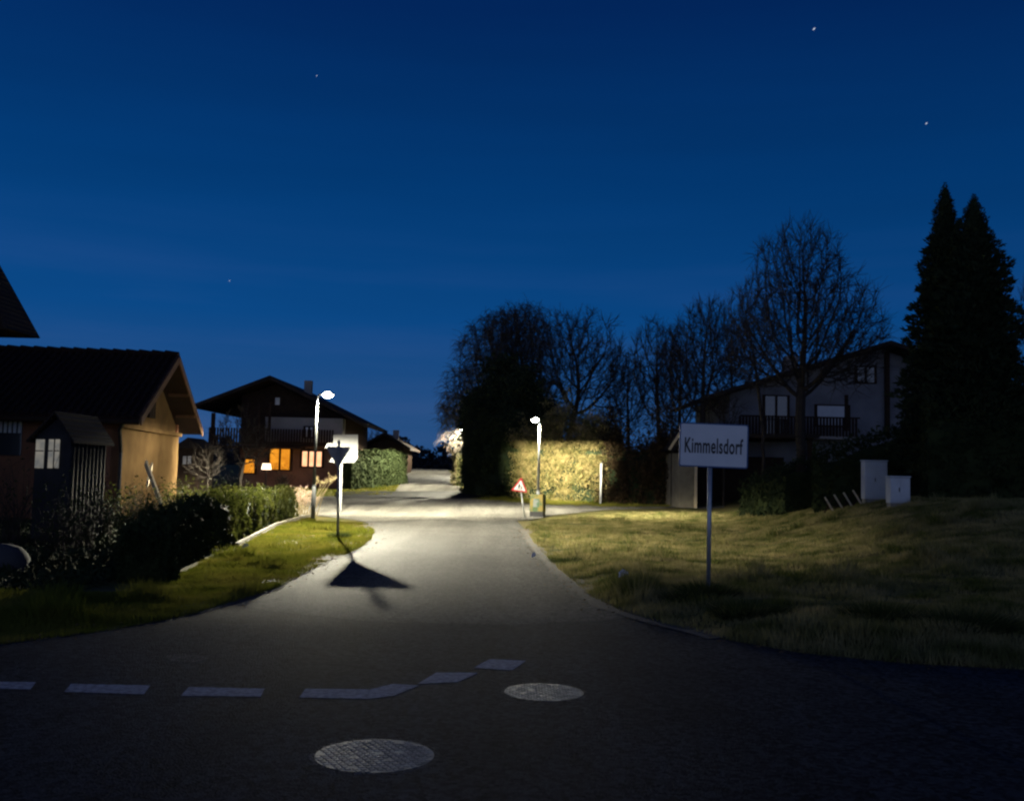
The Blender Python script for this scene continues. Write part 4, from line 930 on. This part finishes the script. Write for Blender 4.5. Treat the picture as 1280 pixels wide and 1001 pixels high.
# ---- conifers
def conifer(label, px, ptop, Yv, prof, n, seed):
    x = pd(px, 600, Yv).x; z0 = g(x, Yv); zt = pd(px, ptop, Yv).z; x = pd(px, (ptop+600)/2, Yv).x; Ht = zt-z0
    t = thing('conifer', label, 'conifer', (x, Yv, z0), 'pointed dark conifers'); part('trunk', MB().tube((x,Yv,z0-.2),(x,Yv,zt-.3),.2,.02,8), MT['bark'], t)
    r = np.random.default_rng(seed); ph = r.uniform(0, 2*PI, 3)
    h = 1-r.random(n)**.62*.999; 
    th = r.uniform(0, 2*PI, n); k = np.interp(h, [p[0] for p in prof], [p[1] for p in prof])
    lob = 1+.26*np.sin(th*5+h*60+ph[0])*np.sin(h*95+ph[1])+.20*np.sin(th*3-h*31+ph[2])
    fr_ = (h*13+.35*np.sin(th*2+ph[1])+.25*np.sin(th*5+ph[2])) % 1
    q = .95*k*lob*(1.12-.34*fr_)*(1-.35*r.random(n)**2)
    Pp = np.stack([x+np.cos(th)*q, Yv+np.sin(th)*q, z0+h*Ht-q*.12], 1); sz = .11*(.35+.65*np.clip((1-h)*4, 0, 1))
    a = np.stack([np.cos(th)*.9, np.sin(th)*.9, .5+r.normal(size=n)*.5], 1)+r.normal(size=(n,3))*.35; a /= np.linalg.norm(a, axis=1)[:, None]
    b = np.cross(a, r.normal(size=(n,3))); b /= np.linalg.norm(b, axis=1)[:, None]; a *= (sz*1.3)[:, None]; b *= (sz*.35)[:, None]
    V = np.stack([Pp-a*.6, Pp+b, Pp+a, Pp-b], 1).reshape(-1, 3); part('crown', (V, np.arange(n*4).reshape(-1,4)), MT['needles'], t)
    core = MB(); hs = [0,.1,.3,.5,.7,.9,.98]
    for i in range(6):
        kk = [np.interp(hs[j], [p[0] for p in prof], [p[1] for p in prof])*.66 for j in (i, i+1)]
        core.tube((x,Yv,z0+hs[i]*Ht),(x,Yv,z0+hs[i+1]*Ht),kk[0],kk[1],9,False)
    part('inner_growth', core, MT['needles'], t)
conifer('taller pointed conifer, left of the pair at the right edge', 1183, 227, 31, [(0,1.25),(.25,1.32),(.5,1.0),(.68,.75),(.8,.52),(.92,.28),(1,.02)], 26000, 31)
conifer('slightly shorter and broader conifer, right of the pair', 1219, 242, 30, [(0,1.45),(.3,1.42),(.5,1.25),(.72,.92),(.85,.62),(.93,.32),(1,.02)], 30000, 32)
# ---- garden shrubs by the gable and along the wall
def shrub(label, px, Yv, ph, spread, ns, leaf=0, m='bark', seed=0, lm='thuja'):
    r = random.Random(seed); x = pd(px, 620, Yv).x; z = g(x, Yv); t = thing('garden_shrub', label, 'shrub', (x, Yv, z), 'shrubs in the front garden'); mb = MB(); L_ = []
    for i in range(ns):
        a = r.uniform(0, 2*PI); p = Vector((x+r.gauss(0,.12), Yv+r.gauss(0,.12), z-.05)); d = Vector((math.cos(a)*spread*r.random(), math.sin(a)*spread*r.random(), 1)); hh_ = ph*r.uniform(.6,1.1)/4; rr = .010
        for k in range(4):
            q = p+d.normalized()*hh_; mb.tube(p, q, rr, rr*.75, 4, False); rr *= .75; p = q; d += Vector((r.gauss(0,.2), r.gauss(0,.2), -.1))
            L_.append(tuple(q))
            if k > 0:
                e_ = q+Vector((r.gauss(0,.2), r.gauss(0,.2), r.uniform(.05,.3))); mb.tube(q, e_, rr*.7, rr*.4, 3, False); L_.append(tuple(e_))
    part('stems', mb, MT[m], t)
    if leaf:
        P_ = np.array([L_[r.randrange(len(L_))] for _ in range(leaf)])+rng.normal(size=(leaf,3))*.08; part('leaves', cards(P_, None, .045, 0), MT[lm], t)
shs = [(160,25.5,1.1,.5,40,500,'leafy shrub at the foot of the downpipe'), (178,25,1.2,.35,40,200,'upright bare shrub left of the leaning plank'), (208,26,1.0,.5,40,600,'green shrub right of the leaning plank'), (228,27,1.2,.5,40,900,'leafy shrub at the far corner of the lit gable'), (246,28,1.0,.5,40,700,'low pale leafed shrub past the gable corner'), (272,30,1.5,.35,36,100,'tall thin bare shrub between gable and low hedge'), (300,33,1.7,.3,26,60,'tall thin stemmed shrub in front of the orange window'), (15,19,2.0,.4,40,150,'reddish twiggy shrub by the left edge'), (105,19,1.3,.5,50,500,'dark shrub in front of the garden shed side'), (75,17.5,1.0,.6,50,500,'low dark shrub in front of the garden shed'), (133,22,.9,.5,40,500,'low shrub at the brick corner'), (325,36,.45,.4,40,400,'dark shrub in front of the orange wall'), (350,40,.45,.5,50,500,'broad dark shrub below the glowing wall'), (352,52,1.5,.4,50,160,'loose twiggy shrub against the larger orange window'), (372,46,.4,.6,60,900,'dark bush under the lit window')]
for i, (px, Yv, ph, sp, ns, lf, lb) in enumerate(shs): shrub(lb, px, Yv, ph, sp, ns, lf, seed=i+50, lm='thuja' if i in (2,3,4,0) else 'thuja_dark')
gx = rng.uniform(-15, -5.6, 60000); gy_ = rng.uniform(12, 30, 60000); okk = inside(gx, gy_, [tuple(p) for p in hf[1:]]+[(-8.2, 12.2), (-15, 12), (-15, 30), (-7, 30)]); gx, gy_ = gx[okk], gy_[okk]
tag(part('garden_ground_cover', cards(np.stack([gx, gy_, gnp(gx, gy_)+rng.random(len(gx))**2*(.12+.25*np.clip(wob(gx, gy_, 1.5), 0, 1))], 1), None, .06, 0), MT['needles']), kind='stuff')
# ornamental grass with plumes and leaning dead stalks
pg = gp(378, 644); t = thing('pampas_grass', 'pinkish feathery ornamental grass at the end of the low hedge', 'ornamental grass', (pg.x-.1, pg.y+.5, pg.z)); mb = MB(); pm = []
for i in range(46):
    a = random.uniform(0, 2*PI); p = Vector((pg.x-.1+random.gauss(0,.14), pg.y+.5+random.gauss(0,.12), pg.z)); h = random.uniform(.6,1.05); q = p+Vector((random.gauss(0,.16), random.gauss(0,.1), h)); mb.tube(p, q, .008, .005, 4, False)
    for k in range(26): pm.append(tuple(p.lerp(q, random.uniform(.55,1.05))+Vector((random.gauss(0,.03), random.gauss(0,.03), random.gauss(0,.02)))))
part('stalks', mb, MT['dead_stalk'], t); part('plumes', cards(np.array(pm), None, .045, -2, .3), MT['plume'], t)
st = gp(388, 645); t = thing('leaning_reeds', 'dry reed stalks leaning right behind the left lamp pole', 'reeds', st); mb = MB(); pm = []
for x1, y1, off in [(416,598,0),(419,597,.1),(411,600,-.1),(408,601,.15),(396,599,.0),(402,603,.2)]:
    q = pd(x1, y1, st.y+off); p = Vector((st.x+random.uniform(-.1,.25), st.y+off, st.z)); m_ = p.lerp(q, .5)+Vector((-.08,0,.05)); mb.path([p, m_, q], [.014,.012,.009], 5)
    for k in range(22): pm.append(tuple(q+Vector((random.gauss(0,.06), random.gauss(0,.06), random.gauss(0,.06)))))
part('stalks', mb, MT['dead_stalk'], t); part('seed_heads', cards(np.array(pm), None, .05, 0), MT['dead_stalk'], t)
# boulder and stake in the dark foreground garden
b_ = gp(2, 722); tag(part('boulder', MB().ball((b_.x-.22, b_.y+.5, b_.z+.12), .36, 16, 10, (1,.9,.9), .1, 3), MT['stone'], smooth=True), 'bluish grey boulder at the left edge of the garden', 'boulder')
b_ = gp(142, 712); tag(part('garden_post', MB().box((b_.x, b_.y+1, b_.z+.3), (.12,.12,.7), None, .9), MT['wood'], bev=.01), 'short wooden post in front of the dark hedge', 'post')
# far wood and hills
Pw = []
for i in range(90):
    x = random.uniform(-95, 4); Yv = random.uniform(175, 215); h = random.uniform(3.2, 5.4)*(1.2 if random.random() < .15 else 1)
    for k in range(170):
        u_ = random.random(); Pw.append((x+random.gauss(0,1.6)*(1-u_*.7), Yv+random.gauss(0,1), g(x, Yv)+u_*h*1.2))
tag(part('far_wood', cards(np.array(Pw), None, .55, 0, .6), MT['far']), 'low dark line of trees on the horizon at the end of the lane', 'wood', kind='stuff')
hx = np.linspace(-400, 500, 60); V = []; Fc = []
for i, x in enumerate(hx):
    z = 9+2.5*math.sin(x*.011)+1.2*math.sin(x*.037)
    V += [(x, 330, -6), (x, 350, z*.8), (x, 400, z), (x, 470, -6)]
for i in range(59):
    for k in range(3): Fc.append((i*4+k, (i+1)*4+k, (i+1)*4+k+1, i*4+k+1))
tag(part('hills', MB().add(V, Fc), MT['hill'], smooth=True), kind='structure')
# stars: short slanted points far up
for px, py, L_, s, lb in [(1017.5,36.5,3.2,1.0,'brightest star near the top right of the sky'), (1158,154.5,2.4,.8,'fainter star above the two conifers'), (396,95,1.6,.38,'faint star in the upper left sky'), (287,351,1.6,.3,'very faint star above the low brick house')]:
    a_ = EYE+ray(px-L_/2, py+L_/2)*900; b_ = EYE+ray(px+L_/2, py-L_/2)*900; m_ = (a_+b_)/2
    tag(part('star', MB().path([a_, m_, b_], [.1, .62*s, .1], 6), MT['star']), lb, 'star', 'stars in the night sky')
# ------------------------------------------------------------------ sky
w = bpy.data.worlds.new('World'); bpy.context.scene.world = w; w.use_nodes = True; N = w.node_tree.nodes; L = w.node_tree.links
bg = N['Background']; tc = N.new('ShaderNodeTexCoord'); sp = N.new('ShaderNodeSeparateXYZ'); L.new(tc.outputs['Generated'], sp.inputs[0])
rp_ = N.new('ShaderNodeValToRGB'); cr = rp_.color_ramp; L.new(sp.outputs['Z'], rp_.inputs['Fac'])
stops = [(0,(.024,.076,.205)), (.05,(.017,.072,.208)), (.15,(.003,.058,.215)), (.28,(.0008,.038,.158)), (.43,(.0006,.018,.098)), (.7,(.0006,.009,.055)), (1,(.0005,.006,.04))]
cr.elements[0].position = 0; cr.elements[0].color = (*stops[0][1], 1); cr.elements[1].position = 1; cr.elements[1].color = (*stops[-1][1], 1)
for p, c in stops[1:-1]: e_ = cr.elements.new(p); e_.color = (*c, 1)
ns = N.new('ShaderNodeTexNoise'); ns.inputs['Scale'].default_value = 2.0; ns.inputs['Detail'].default_value = 5
mp_ = N.new('ShaderNodeMapping'); mp_.inputs['Scale'].default_value = (1,1,11); L.new(tc.outputs['Generated'], mp_.inputs[0]); L.new(mp_.outputs[0], ns.inputs['Vector'])
mr = N.new('ShaderNodeMapRange'); mr.inputs['From Min'].default_value = .3; mr.inputs['From Max'].default_value = .7; mr.inputs['To Min'].default_value = 1.03; mr.inputs['To Max'].default_value = 1.13; L.new(ns.outputs['Fac'], mr.inputs['Value'])
mx2 = N.new('ShaderNodeMapRange'); mx2.inputs['From Min'].default_value = -.5; mx2.inputs['From Max'].default_value = .5; mx2.inputs['To Min'].default_value = 1.06; mx2.inputs['To Max'].default_value = .86; L.new(sp.outputs['X'], mx2.inputs['Value'])
mu = N.new('ShaderNodeMath'); mu.operation = 'MULTIPLY'; L.new(mr.outputs[0], mu.inputs[0]); L.new(mx2.outputs[0], mu.inputs[1])
gy = N.new('ShaderNodeMapRange'); gy.inputs['From Min'].default_value = .15; gy.inputs['From Max'].default_value = -.9; gy.interpolation_type = 'SMOOTHSTEP'; L.new(sp.outputs['Y'], gy.inputs['Value'])
gz = N.new('ShaderNodeMapRange'); gz.inputs['From Min'].default_value = .75; gz.inputs['From Max'].default_value = 0; gz.interpolation_type = 'SMOOTHSTEP'; L.new(sp.outputs['Z'], gz.inputs['Value'])
gm = N.new('ShaderNodeMath'); gm.operation = 'MULTIPLY'; L.new(gy.outputs[0], gm.inputs[0]); L.new(gz.outputs[0], gm.inputs[1])
gs = N.new('ShaderNodeVectorMath'); gs.operation = 'SCALE'; gs.inputs[0].default_value = (.24, .26, .34); L.new(gm.outputs[0], gs.inputs['Scale'])
ga = N.new('ShaderNodeVectorMath'); ga.operation = 'ADD'; L.new(rp_.outputs['Color'], ga.inputs[0]); L.new(gs.outputs[0], ga.inputs[1])
cz = N.new('ShaderNodeMapRange'); cz.inputs['From Min'].default_value = .48; cz.inputs['From Max'].default_value = .75; cz.inputs['To Max'].default_value = 1; L.new(ns.outputs['Fac'], cz.inputs['Value'])
cb_ = N.new('ShaderNodeMapRange'); cb_.inputs['From Min'].default_value = .26; cb_.inputs['From Max'].default_value = .1; L.new(sp.outputs['Z'], cb_.inputs['Value'])
cm = N.new('ShaderNodeMath'); cm.operation = 'MULTIPLY'; L.new(cz.outputs[0], cm.inputs[0]); L.new(cb_.outputs[0], cm.inputs[1])
cs = N.new('ShaderNodeVectorMath'); cs.operation = 'SCALE'; cs.inputs[0].default_value = (.010, .005, .003); L.new(cm.outputs[0], cs.inputs['Scale'])
gb2 = N.new('ShaderNodeVectorMath'); gb2.operation = 'ADD'; L.new(ga.outputs[0], gb2.inputs[0]); L.new(cs.outputs[0], gb2.inputs[1])
L.new(gb2.outputs[0], bg.inputs['Color']); L.new(mu.outputs[0], bg.inputs['Strength'])
sc = bpy.context.scene
sc.view_settings.view_transform = 'Standard'; sc.view_settings.look = 'None'; sc.view_settings.exposure = 0; sc.view_settings.gamma = 1
sc.cycles.pixel_filter_type = 'BLACKMAN_HARRIS'; sc.cycles.filter_width = 2.3
sc.cycles.max_bounces = 5; sc.cycles.sample_clamp_indirect = 2.0
